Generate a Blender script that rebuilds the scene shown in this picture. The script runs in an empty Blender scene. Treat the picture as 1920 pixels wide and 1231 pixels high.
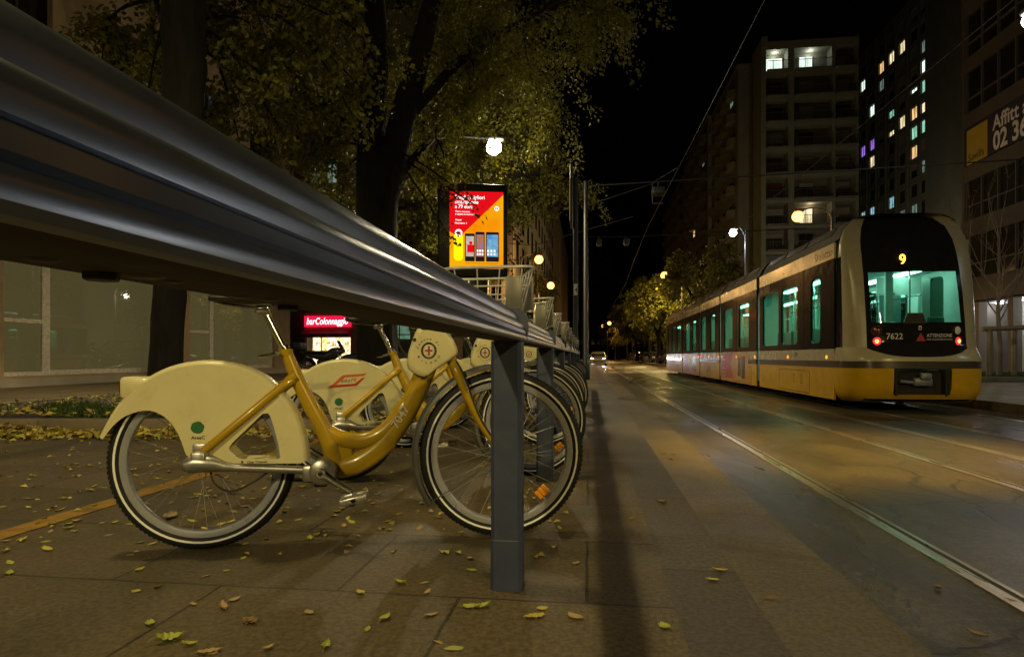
import bpy, math, random
from mathutils import Vector, Matrix
from mathutils.geometry import tessellate_polygon
random.seed(7)
S = bpy.context.scene
C = S.collection
PI = math.pi
R = math.radians

# ------------------------------------------------------------------ camera, world, exposure
CAM_H = 0.74
ROAD_Z = -0.20
PLAT_Z = -0.04
cd = bpy.data.cameras.new('Camera')
cam = bpy.data.objects.new('Camera', cd)
C.objects.link(cam)
cam.location = (0, 0, CAM_H)
cam.rotation_euler = (R(90), 0, math.atan(145 / 1150))
cd.sensor_fit = 'HORIZONTAL'
cd.sensor_width = 36
cd.lens = 36 * 1150 / 1920
cd.shift_y = 52.5 / 1920
cd.clip_start = 0.02
cd.clip_end = 1500
S.camera = cam
w = bpy.data.worlds.new('World')
S.world = w
w.use_nodes = True
nt = w.node_tree
sky = nt.nodes.new('ShaderNodeTexSky')
sky.sky_type = 'NISHITA'
sky.sun_disc = False
sky.sun_elevation = R(-4)
sky.sun_rotation = R(200)
nt.links.new(sky.outputs[0], nt.nodes['Background'].inputs[0])
nt.nodes['Background'].inputs[1].default_value = 0.012
S.view_settings.view_transform = 'Standard'
S.view_settings.look = 'None'
S.view_settings.gamma = 1
S.view_settings.exposure = 0.0
S.render.engine = 'CYCLES'
S.cycles.use_denoising = True
S.cycles.sample_clamp_indirect = 4.0
S.cycles.max_bounces = 6
S.cycles.transparent_max_bounces = 12
S.cycles.caustics_reflective = False
S.cycles.caustics_refractive = False

# ------------------------------------------------------------------ helpers
V = Vector

def plain(pts):
    return [V(p) for p in pts]

def cr(pts, n=6, closed=False):
    """Catmull-Rom through points of any dimension."""
    P = [tuple(p) for p in pts]
    m = len(P)
    out = []
    rng = range(m) if closed else range(m - 1)
    for i in rng:
        if closed:
            a, b, c, d = P[i - 1], P[i], P[(i + 1) % m], P[(i + 2) % m]
        else:
            a, b, c, d = P[max(i - 1, 0)], P[i], P[i + 1], P[min(i + 2, m - 1)]
        for k in range(n):
            t = k / n
            out.append(tuple(0.5 * (2 * b[j] + (c[j] - a[j]) * t + (2 * a[j] - 5 * b[j] + 4 * c[j] - d[j]) * t * t
                                    + (3 * b[j] - a[j] - 3 * c[j] + d[j]) * t ** 3) for j in range(len(b))))
    if not closed:
        out.append(P[-1])
    return out

def rrect(x0, y0, x1, y1, r, n=4):
    out = []
    for cx, cy, a0 in ((x1 - r, y1 - r, 0), (x0 + r, y1 - r, 90), (x0 + r, y0 + r, 180), (x1 - r, y0 + r, 270)):
        for k in range(n + 1):
            a = R(a0 + 90 * k / n)
            out.append((cx + r * math.cos(a), cy + r * math.sin(a)))
    return out

def ngon(cx, cy, r, n=24, ry=None, a0=0):
    ry = ry or r
    return [(cx + r * math.cos(2 * PI * k / n + a0), cy + ry * math.sin(2 * PI * k / n + a0)) for k in range(n)]

_tx = {}
def text2d(s, size=1, shear=0.0, bold=0.0, spacing=1.0):
    key = (s, shear, bold, spacing)
    if key not in _tx:
        cu = bpy.data.curves.new('lettering_source', 'FONT')
        cu.body = s
        cu.shear = shear
        cu.offset = bold
        cu.space_character = spacing
        cu.resolution_u = 3
        o = bpy.data.objects.new('lettering_source', cu)
        C.objects.link(o)
        dg = bpy.context.evaluated_depsgraph_get()
        me = bpy.data.meshes.new_from_object(o.evaluated_get(dg))
        vs = [(v.co.x, v.co.y) for v in me.vertices]
        fs = [tuple(p.vertices) for p in me.polygons]
        bpy.data.objects.remove(o)
        bpy.data.curves.remove(cu)
        bpy.data.meshes.remove(me)
        _tx[key] = (vs, fs)
    vs, fs = _tx[key]
    return [(x * size, y * size) for x, y in vs], fs

class MB:
    def __init__(s):
        s.v = []
        s.f = []
        s.m = []
        s.cur = 0
    def add(s, vs, fs):
        b = len(s.v)
        s.v += [tuple(p) for p in vs]
        s.f += [tuple(b + i for i in f) for f in fs]
        s.m += [s.cur] * len(fs)
        return s
    def box(s, x0, x1, y0, y1, z0, z1, M=None):
        vs = [V((x, y, z)) for z in (z0, z1) for y in (y0, y1) for x in (x0, x1)]
        if M:
            vs = [M @ p for p in vs]
        return s.add(vs, [(0, 2, 3, 1), (4, 5, 7, 6), (0, 1, 5, 4), (1, 3, 7, 5), (3, 2, 6, 7), (2, 0, 4, 6)])
    def rbox(s, x0, x1, y0, y1, z0, z1, r, M=None, n=2):
        """rounded box"""
        prof = rrect(x0, y0, x1, y1, r, n)
        lv = [(r, z0)]
        rings = []
        for zz, ins in ((z0, r), (z0 + r * .3, r * .3), (z0 + r, 0), (z1 - r, 0), (z1 - r * .3, r * .3), (z1, r)):
            cx, cy = (x0 + x1) / 2, (y0 + y1) / 2
            kx = 1 - ins / max((x1 - x0) / 2, 1e-6)
            ky = 1 - ins / max((y1 - y0) / 2, 1e-6)
            rings.append([V((cx + (p[0] - cx) * kx, cy + (p[1] - cy) * ky, zz)) for p in prof])
        if M:
            rings = [[M @ p for p in q] for q in rings]
        return s.loft(rings, True, True)
    def loft(s, rings, closed=True, caps=False):
        n = len(rings[0])
        vs = [p for q in rings for p in q]
        fs = []
        for i in range(len(rings) - 1):
            for j in range(n if closed else n - 1):
                k = (j + 1) % n
                fs.append((i * n + j, i * n + k, (i + 1) * n + k, (i + 1) * n + j))
        if caps:
            fs.append(tuple(reversed(range(n))))
            fs.append(tuple((len(rings) - 1) * n + j for j in range(n)))
        return s.add(vs, fs)
    def tube(s, path, r, n=8, caps=True, closed=False, flat=1.0, M=None):
        P = [V(p) for p in path]
        m = len(P)
        rs = list(r) if isinstance(r, (list, tuple)) else [r] * m
        T = []
        for i in range(m):
            a = P[(i - 1) % m] if (closed or i) else P[0]
            b = P[(i + 1) % m] if (closed or i < m - 1) else P[-1]
            T.append((b - a).normalized())
        u = T[0].orthogonal().normalized()
        if abs(T[0].z) < .9:
            u = (V((0, 0, 1)) - T[0] * T[0].z).normalized()
        rings = []
        for i in range(m):
            u = (u - T[i] * u.dot(T[i])).normalized()
            x = T[i].cross(u)
            rings.append([P[i] + (u * math.cos(2 * PI * k / n) + x * math.sin(2 * PI * k / n) * flat) * rs[i] for k in range(n)])
        if closed:
            rings.append(rings[0])
        if M:
            rings = [[M @ p for p in q] for q in rings]
        return s.loft(rings, True, caps and not closed)
    def rod(s, a, b, r, n=8, r2=None):
        return s.tube([a, b], [r, r if r2 is None else r2], n)
    def lathe(s, prof, o=(0, 0, 0), ax='z', n=24, closed=False, M=None):
        """prof: (radius, along)"""
        o = V(o)
        rings = []
        for k in range(n):
            a = 2 * PI * k / n
            q = []
            for r, h in prof:
                if ax == 'z':
                    p = V((r * math.cos(a), r * math.sin(a), h))
                elif ax == 'y':
                    p = V((r * math.cos(a), h, r * math.sin(a)))
                else:
                    p = V((h, r * math.cos(a), r * math.sin(a)))
                p = p + o
                q.append(M @ p if M else p)
            rings.append(q)
        rings.append(rings[0])
        return s.loft(rings, closed, False)
    def ball(s, c, r, n=12, m=8, sc=(1, 1, 1)):
        rings = []
        for i in range(m + 1):
            t = PI * i / m
            rings.append([V(c) + V((r * sc[0] * math.sin(t) * math.cos(2 * PI * k / n), r * sc[1] * math.sin(t) * math.sin(2 * PI * k / n),
                                    r * sc[2] * math.cos(t))) for k in range(n)])
        return s.loft(rings, True, False)
    def plate(s, outer, holes=(), t=.01, F=None, back=True):
        """flat plate with holes; F maps (u, v, w) to space, w from 0 to t"""
        loops = [list(outer)] + [list(h) for h in holes]
        flat = [p for q in loops for p in q]
        tris = tessellate_polygon([[V((p[0], p[1], 0)) for p in q] for q in loops])
        n = len(flat)
        vs = [F(p[0], p[1], t) for p in flat]
        fs = []
        o0 = F(0, 0, 0)
        hand = (F(1, 0, 0) - o0).cross(F(0, 1, 0) - o0).dot(F(0, 0, 1) - o0)
        (ax_, ay_), (bx_, by_), (cx_, cy_) = (flat[i] for i in tris[0])
        if ((bx_ - ax_) * (cy_ - ay_) - (by_ - ay_) * (cx_ - ax_)) * hand < 0:
            tris = [(c, b, a) for a, b, c in tris]
        for a, b, c in tris:
            fs.append((a, b, c))
        if back and t:
            vs += [F(p[0], p[1], 0) for p in flat]
            fs += [(n + c, n + b, n + a) for a, b, c in tris]
            st = 0
            for q in loops:
                m = len(q)
                for i in range(m):
                    j = (i + 1) % m
                    fs.append((st + i, st + j, n + st + j, n + st + i))
                st += m
        return s.add(vs, fs)
    def text(s, txt, o, xd, yd, size, shear=0, bold=0, align='l', width=None, spacing=1.0):
        vs, fs = text2d(txt, size, shear, bold, spacing)
        if not vs:
            return s
        x0 = min(p[0] for p in vs)
        x1 = max(p[0] for p in vs)
        k = 1 if width is None else width / (x1 - x0)
        dx = {'l': x0, 'c': (x0 + x1) / 2, 'r': x1}[align]
        o, xd, yd = V(o), V(xd), V(yd)
        return s.add([o + xd * ((p[0] - dx) * k) + yd * p[1] for p in vs], fs)
    def build(s, name, mats, parent=None, smooth=None, loc=None):
        me = bpy.data.meshes.new(name)
        me.from_pydata(s.v, [], s.f)
        if not isinstance(mats, (list, tuple)):
            mats = [mats]
        for q in mats:
            me.materials.append(q)
        if len(mats) > 1:
            me.polygons.foreach_set('material_index', s.m)
        if smooth is not None:
            me.polygons.foreach_set('use_smooth', [True] * len(me.polygons))
            me.set_sharp_from_angle(angle=R(smooth))
        me.update()
        o = bpy.data.objects.new(name, me)
        C.objects.link(o)
        if parent:
            o.parent = parent
        if loc:
            o.location = loc
        return o

def tag(o, label=None, cat=None, group=None, kind=None):
    if label:
        o['label'] = label
    if cat:
        o['category'] = cat
    if group:
        o['group'] = group
    if kind:
        o['kind'] = kind
    return o

def thing(name, loc=(0, 0, 0), rz=0, label=None, cat=None, group=None):
    o = bpy.data.objects.new(name, None)
    C.objects.link(o)
    o.location = loc
    o.rotation_euler = (0, 0, rz)
    o.empty_display_size = .1
    return tag(o, label, cat, group)

def dup(o, loc=None, rz=None, label=None, group=None, parent=None, skip=()):
    c = o.copy()
    C.objects.link(c)
    if parent:
        c.parent = parent
    if loc is not None:
        c.location = loc
    if rz is not None:
        c.rotation_euler = (0, 0, rz)
    if label:
        c['label'] = label
    if group:
        c['group'] = group
    for ch in list(o.children):
        if ch.name.split('.')[0] in skip:
            continue
        dup(ch, parent=c, skip=skip)
    return c

# ------------------------------------------------------------------ materials
def mat(name, col, rough=.5, metal=0.0, col2=None, scale=8.0, detail=6.0, rough2=None, bump=0.0, bscale=None, spec=None,
        stretch=None, ramp=(.35, .65), coat=0.0, emit=None, estr=0.0, island=0.0, trans=0.0, dirt=None, dscale=3.0, dlim=(.52, .72), damt=.6):
    m = bpy.data.materials.new(name)
    m.use_nodes = True
    t = m.node_tree
    b = t.nodes['Principled BSDF']
    L = t.links.new
    b.inputs['Base Color'].default_value = (*col, 1)
    b.inputs['Roughness'].default_value = rough
    b.inputs['Metallic'].default_value = metal
    if spec is not None:
        b.inputs['Specular IOR Level'].default_value = spec
    if coat:
        b.inputs['Coat Weight'].default_value = coat
        b.inputs['Coat Roughness'].default_value = .06
    if emit:
        b.inputs['Emission Color'].default_value = (*emit, 1)
        b.inputs['Emission Strength'].default_value = estr
    tc = t.nodes.new('ShaderNodeTexCoord')
    mp = t.nodes.new('ShaderNodeMapping')
    L(tc.outputs['Object'], mp.inputs[0])
    if stretch:
        mp.inputs['Scale'].default_value = stretch
    nz = t.nodes.new('ShaderNodeTexNoise')
    nz.inputs['Scale'].default_value = scale
    nz.inputs['Detail'].default_value = detail
    nz.inputs['Roughness'].default_value = .6
    L(mp.outputs[0], nz.inputs['Vector'])
    rp = t.nodes.new('ShaderNodeMapRange')
    rp.inputs[1].default_value, rp.inputs[2].default_value = ramp
    L(nz.outputs[0], rp.inputs[0])
    fac = rp.outputs[0]
    if col2:
        mx = t.nodes.new('ShaderNodeMix')
        mx.data_type = 'RGBA'
        mx.inputs[6].default_value = (*col, 1)
        mx.inputs[7].default_value = (*col2, 1)
        L(fac, mx.inputs[0])
        src = mx.outputs[2]
        if island:
            ge = t.nodes.new('ShaderNodeNewGeometry')
            L(ge.outputs['Random Per Island'], mx.inputs[0])
        if dirt:
            dn = t.nodes.new('ShaderNodeTexNoise')
            dn.inputs['Scale'].default_value = dscale
            dn.inputs['Detail'].default_value = 9
            dn.inputs['Roughness'].default_value = .72
            dn.inputs['Distortion'].default_value = .4
            L(mp.outputs[0], dn.inputs['Vector'])
            dr_ = t.nodes.new('ShaderNodeMapRange')
            dr_.inputs[1].default_value, dr_.inputs[2].default_value = dlim
            dr_.inputs[4].default_value = damt
            L(dn.outputs[0], dr_.inputs[0])
            dm = t.nodes.new('ShaderNodeMix')
            dm.data_type = 'RGBA'
            dm.inputs[7].default_value = (*dirt, 1)
            L(dr_.outputs[0], dm.inputs[0])
            L(src, dm.inputs[6])
            src = dm.outputs[2]
        L(src, b.inputs['Base Color'])
    if rough2 is not None:
        mr = t.nodes.new('ShaderNodeMapRange')
        mr.inputs[3].default_value, mr.inputs[4].default_value = rough, rough2
        L(fac, mr.inputs[0])
        L(mr.outputs[0], b.inputs['Roughness'])
    if bump:
        n2 = t.nodes.new('ShaderNodeTexNoise')
        n2.inputs['Scale'].default_value = bscale or scale * 6
        n2.inputs['Detail'].default_value = 5
        L(mp.outputs[0], n2.inputs['Vector'])
        bp = t.nodes.new('ShaderNodeBump')
        bp.inputs['Strength'].default_value = bump
        bp.inputs['Distance'].default_value = .02
        L(n2.outputs[0], bp.inputs['Height'])
        L(bp.outputs[0], b.inputs['Normal'])
    if trans:
        tr = t.nodes.new('ShaderNodeBsdfTranslucent')
        if col2:
            L(src, tr.inputs[0])
        else:
            tr.inputs[0].default_value = (*col, 1)
        ms = t.nodes.new('ShaderNodeMixShader')
        ms.inputs[0].default_value = trans
        L(b.outputs[0], ms.inputs[1])
        L(tr.outputs[0], ms.inputs[2])
        L(ms.outputs[0], t.nodes['Material Output'].inputs[0])
    return m

def emis(name, col, s, col2=None, scale=3.0, ramp=(.4, .6), stretch=None):
    m = bpy.data.materials.new(name)
    m.use_nodes = True
    t = m.node_tree
    t.nodes.remove(t.nodes['Principled BSDF'])
    e = t.nodes.new('ShaderNodeEmission')
    e.inputs[0].default_value = (*col, 1)
    e.inputs[1].default_value = s
    if col2:
        tc = t.nodes.new('ShaderNodeTexCoord')
        nz = t.nodes.new('ShaderNodeTexNoise')
        nz.inputs['Scale'].default_value = scale
        nz.inputs['Detail'].default_value = 3
        mp = t.nodes.new('ShaderNodeMapping')
        mp.inputs['Scale'].default_value = stretch or (1, 1, 1)
        t.links.new(tc.outputs['Object'], mp.inputs[0])
        t.links.new(mp.outputs[0], nz.inputs['Vector'])
        rp = t.nodes.new('ShaderNodeMapRange')
        rp.inputs[1].default_value, rp.inputs[2].default_value = ramp
        t.links.new(nz.outputs[0], rp.inputs[0])
        mx = t.nodes.new('ShaderNodeMix')
        mx.data_type = 'RGBA'
        mx.inputs[6].default_value = (*col, 1)
        mx.inputs[7].default_value = (*col2, 1)
        t.links.new(rp.outputs[0], mx.inputs[0])
        t.links.new(mx.outputs[2], e.inputs[0])
    t.links.new(e.outputs[0], t.nodes['Material Output'].inputs[0])
    return m

def glass(name, tint, rough=.03, f0=.04):
    m = bpy.data.materials.new(name)
    m.use_nodes = True
    t = m.node_tree
    t.nodes.remove(t.nodes['Principled BSDF'])
    a = t.nodes.new('ShaderNodeBsdfTransparent')
    a.inputs[0].default_value = (*tint, 1)
    g = t.nodes.new('ShaderNodeBsdfGlossy')
    g.inputs['Roughness'].default_value = rough
    ge = t.nodes.new('ShaderNodeNewGeometry')
    dt = t.nodes.new('ShaderNodeVectorMath')
    dt.operation = 'DOT_PRODUCT'
    t.links.new(ge.outputs['Normal'], dt.inputs[0])
    t.links.new(ge.outputs['Incoming'], dt.inputs[1])
    def mth(op, x, y=None):
        q = t.nodes.new('ShaderNodeMath')
        q.operation = op
        for k, v in enumerate((x, y)):
            if v is None:
                continue
            if isinstance(v, (int, float)):
                q.inputs[k].default_value = v
            else:
                t.links.new(v, q.inputs[k])
        return q.outputs[0]
    p = mth('POWER', mth('SUBTRACT', 1.0, mth('ABSOLUTE', dt.outputs['Value'])), 5.0)
    f = mth('ADD', mth('MULTIPLY', p, .8), f0)
    x = t.nodes.new('ShaderNodeMixShader')
    t.links.new(f, x.inputs[0])
    t.links.new(a.outputs[0], x.inputs[1])
    t.links.new(g.outputs[0], x.inputs[2])
    t.links.new(x.outputs[0], t.nodes['Material Output'].inputs[0])
    return m

M = {}
M['rail'] = mat('rack_rail_metal', (.20, .23, .29), .29, .94, (.225, .255, .315), 30, rough2=.34, stretch=(1, .4, 1))
M['rail_under'] = mat('dark_rail_underside', (.035, .028, .018), .7, .2, (.055, .043, .028), 9, rough2=.85, bump=.1, stretch=(1, .4, 1))  # darker, rougher material for the bottom face of the rail
M['post'] = mat('rack_post_paint', (.045, .056, .108), .42, .15, (.055, .068, .125), 14, rough2=.52, bump=.05, bscale=400, dirt=(.11, .10, .09), dscale=18, dlim=(.57, .72), damt=.5)
M['cream'] = mat('cream_plastic', (.70, .645, .38), .30, 0, (.64, .59, .34), 9, rough2=.42, bump=.02, bscale=120, coat=.1, dirt=(.36, .30, .14), dscale=7, dlim=(.55, .8), damt=.5)
M['yellow'] = mat('yellow_bike_paint', (.47, .30, .010), .25, 0, (.41, .26, .009), 12, rough2=.35, coat=.35, dirt=(.20, .12, .02), dscale=14, dlim=(.58, .75), damt=.5)
M['alu'] = mat('brushed_aluminium', (.50, .49, .47), .28, .9, (.38, .37, .36), 20, rough2=.45, bump=.02)
M['chrome'] = mat('chrome', (.75, .75, .74), .1, 1, (.6, .6, .6), 30, rough2=.2)
M['wire'] = mat('basket_wire', (.85, .85, .85), .3, .5, (.75, .75, .75), 40, rough2=.35)
M['rim'] = mat('wheel_rim_metal', (.46, .47, .55), .26, .5, (.36, .37, .44), 14, rough2=.45)
M['rubber'] = mat('tyre_rubber', (.006, .006, .007), .7, 0, (.011, .011, .012), 60, bump=.15, bscale=90)
M['white_tape'] = mat('reflective_tyre_band', (.98, .98, 1), .25, 0, (.94, .95, .98), 60, rough2=.3, spec=1)
M['spoke'] = mat('spoke_steel', (.5, .48, .45), .3, .6, (.4, .38, .35), 60)
M['black'] = mat('black_plastic', (.015, .015, .016), .45, 0, (.025, .025, .025), 30, rough2=.55)
M['mudgrey'] = mat('grey_mudguard', (.10, .10, .10), .35, .1, (.13, .13, .13), 20, rough2=.5)
M['amber'] = mat('amber_reflector', (.85, .35, .01), .2, 0, (.75, .28, .01), 90, coat=.5)
M['darkgreen'] = mat('green_sticker', (.03, .16, .05), .4, 0, (.02, .12, .03), 40)
M['ink'] = mat('dark_ink', (.03, .035, .035), .45, 0, (.05, .05, .05), 80)
M['redink'] = mat('red_ink', (.45, .04, .03), .4, 0, (.4, .03, .03), 50)
M['orangeink'] = mat('orange_red_ink', (.62, .12, .03), .4, 0, (.55, .1, .03), 50)
M['whiteink'] = mat('white_ink', (.75, .74, .68), .45, 0, (.65, .63, .58), 80)
M['redlens'] = mat('red_lens', (.10, .006, .008), .15, 0, (.08, .005, .006), 60, coat=.5)
# ------------------------------------------------------------------ street lamps (light lives in the lamp)
def glow(col, s):
    return emis('lamp_glow', col, s)
G_WHITE = glow((1, .93, .78), 60)
G_COOL = glow((.86, .92, 1), 60)
G_ORANGE = glow((1, .40, .06), 9)
M['wirem'] = mat('overhead_wire_metal', (.03, .028, .025), .6, .3, (.045, .042, .038), 12)
M['pole'] = mat('street_pole_paint', (.035, .035, .037), .5, .4, (.05, .05, .05), 12, rough2=.6, bump=.06)
M['lampcase'] = mat('lamp_housing', (.16, .16, .16), .45, .4, (.2, .2, .2), 20)

def street_lamp(x, y, z0, h, arm, gl, col, watt, label, group='street lamps along the street', bulb=.16, power=True, size=.12, spill=.16):
    """pole at (x+arm); the lantern hangs at (x, y, h)"""
    t = thing('street_lamp', (x + arm, y, z0), 0, label, 'street lamp', group)
    H = h - z0
    p = MB()
    p.lathe([(0, 0), (.16, 0), (.16, .25), (.10, .35), (.085, 1.2), (.06, H * .92), (.05, H + .15), (0, H + .15)], n=12)
    p.build('pole', M['pole'], t, 40)
    a = MB()
    s = -1 if arm > 0 else 1
    a.tube(cr([(0, 0, H - .35), (s * .18, 0, H + .12), (s * abs(arm) * .55, 0, H + .34), (s * (abs(arm) - .2), 0, H + .25)], 5), .035, 8)
    a.build('arm', M['pole'], t, 40)
    hd = MB()
    hd.rbox(-arm - .17, -arm + .30, -.13, .13, H + .16, H + .30, .05)
    hd.build('lantern', M['lampcase'], t, 40)
    b = MB()
    b.ball((-arm, 0, H + .17 - bulb * .9), bulb, 18, 12, (1, 1, 1))
    b.build('bulb', gl, t, 40)
    if power:
        ld = bpy.data.lights.new('lamp_light', 'SPOT')
        ld.energy = watt
        ld.color = col
        ld.shadow_soft_size = size
        ld.spot_size = R(158 if h > 6 else 104)
        ld.spot_blend = .30
        lo = bpy.data.objects.new('lamp_light', ld)
        C.objects.link(lo)
        lo.parent = t
        lo.location = (-arm, 0, H + .05 - bulb * 2)
        lu = bpy.data.lights.new('lamp_spill', 'POINT')
        lu.energy = watt * spill
        lu.color = col
        lu.shadow_soft_size = .25
        lo = bpy.data.objects.new('lamp_spill', lu)
        C.objects.link(lo)
        lo.parent = t
        lo.location = (-arm, 0, H - .3 - bulb * 2)
    return t

WARM = (1, .80, .50)
ORANGE = (1, .52, .16)
COOL = (.82, .9, 1)
LAMPS = [
    # x, y, z0, h, arm, glow, colour, watts, label, bulb, share of light thrown upward
    (-2.8, 2.5, 0, 7, -1.3, G_WHITE, (1, .80, .34), 430, 'white street lamp above the near bicycles, overhanging the pavement by the planting bed', .16, .3),
    (-2.78, 17.8, 0, 6.9, -3.0, G_WHITE, (1, .82, .48), 900, 'bright white street lamp hanging under the tree above the lit advert', .22, .5),
    (-3.6, 44, 0, 7.8, -1.3, G_ORANGE, ORANGE, 1400, 'orange street lamp on a curved arm right of the lit advert', .30, .4),
    (-3.75, 60, 0, 7.8, -1.2, G_ORANGE, ORANGE, 1400, 'orange street lamp on a thin pole, second from the lit advert', .34, .3),
    (10.2, 31.8, PLAT_Z, 7.7, 1.6, G_ORANGE, ORANGE, 1400, 'brightest orange street lamp on an arm above the tram roof', .26, .2),
    (8.2, 36.6, PLAT_Z, 7.85, .7, G_COOL, COOL, 500, 'white street lamp on a bent pole behind the middle of the tram', .20, .3),
    (6.4, 54, PLAT_Z, 7.8, 1.5, G_ORANGE, (1, .70, .22), 1500, 'orange street lamp in front of the lit yellow trees', .30, .5),
    (6.6, 76, PLAT_Z, 8.2, 1.5, G_ORANGE, (1, .70, .22), 1600, 'orange street lamp half hidden in the crown of the lit yellow tree', .30, .5),
    (9.75, 15.0, PLAT_Z, 8.2, 1.6, G_COOL, (1, .90, .70), 200, 'cold white street lamp before the glass office block', .16, .2),
    (17.5, 4.0, PLAT_Z, 8.0, 1.4, G_COOL, (.58, .77, 1), 430, 'white street lamp on the far pavement beside the camera', .16, .2),
    (-2.8, -9.0, 0, 7, -1.3, G_WHITE, (1, .81, .36), 1900, 'white street lamp over the pavement behind the camera', .16, .2),
    (9.5, -8.0, PLAT_Z, 8, 1.4, G_WHITE, (1, .74, .24), 2500, 'warm street lamp across the street behind the camera', .16, .2),
    (-9.6, 10.5, 0, 5.0, -3.95, G_WHITE, (1, .80, .42), 620, 'added lamp hidden by the rail, brightening the shop windows and the pavement before them', .12, .03),  # unseen lamp, added to brighten the shop front
    (22, 61, PLAT_Z, 8, 1.4, G_WHITE, (1, .92, .66), 1500, 'added lamp hidden by the tram, lighting the front of the balcony block', .16, 1.0),  # unseen lamp, added so the balcony facade is not black
    (37, 84, PLAT_Z, 8, 1.4, G_WHITE, (1, .92, .66), 2600, 'added lamp hidden by the tram, lighting the face of the tall slab block', .16, 1.0),  # unseen lamp, added to lift the slab block's facade
]
for q in LAMPS:
    street_lamp(*q[:9], bulb=q[9], spill=q[10])
t = thing('added_road_lamp', (2.55, 6.5, 6.6), 0, 'added lantern just above the picture, throwing the golden patch onto the near tram track', 'street lamp')  # unseen lamp and wire, added in place of light reflected off the tram
hb_ = MB()
hb_.lathe([(0, .3), (.05, .3), (.08, .2), (.22, .05), (.24, 0), (.2, 0), (0, .02)], n=16)
hb_.build('lantern', M['lampcase'], t, 40)
MB().tube([(-3, 0, .5), (0, 0, .3), (6, 0, .5)], .01, 5).build('cross_wire', M['wirem'], t)
MB().ball((0, 0, 0), .13, 12, 8, (1, 1, .5)).build('bulb', G_ORANGE, t, 40)
ld = bpy.data.lights.new('lamp_light', 'SPOT')
ld.energy = 5200
ld.color = (1, .62, .10)
ld.spot_size = R(42)
ld.spot_blend = 1
ld.shadow_soft_size = .1
lo = bpy.data.objects.new('lamp_light', ld)
C.objects.link(lo)
lo.parent = t
lo.location = (0, 0, -.1)
# small far lamps down the street, pixels in size
for (x, y, h, r, lb) in ((6.2, 108, 7.6, .30, 'tiny orange street lamp far off beside the yellow trees, highest of the distant ones'),
                         (3.9, 122, 7.4, .34, 'tiny orange street lamp far down the street, brightest of the distant ones'),
                         (3.2, 150, 8.2, .32, 'tiny orange street lamp farthest down the street, lowest over the road')):
    street_lamp(x, y, PLAT_Z, h, 1.2, G_ORANGE, ORANGE, 2000, lb, bulb=r)

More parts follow.
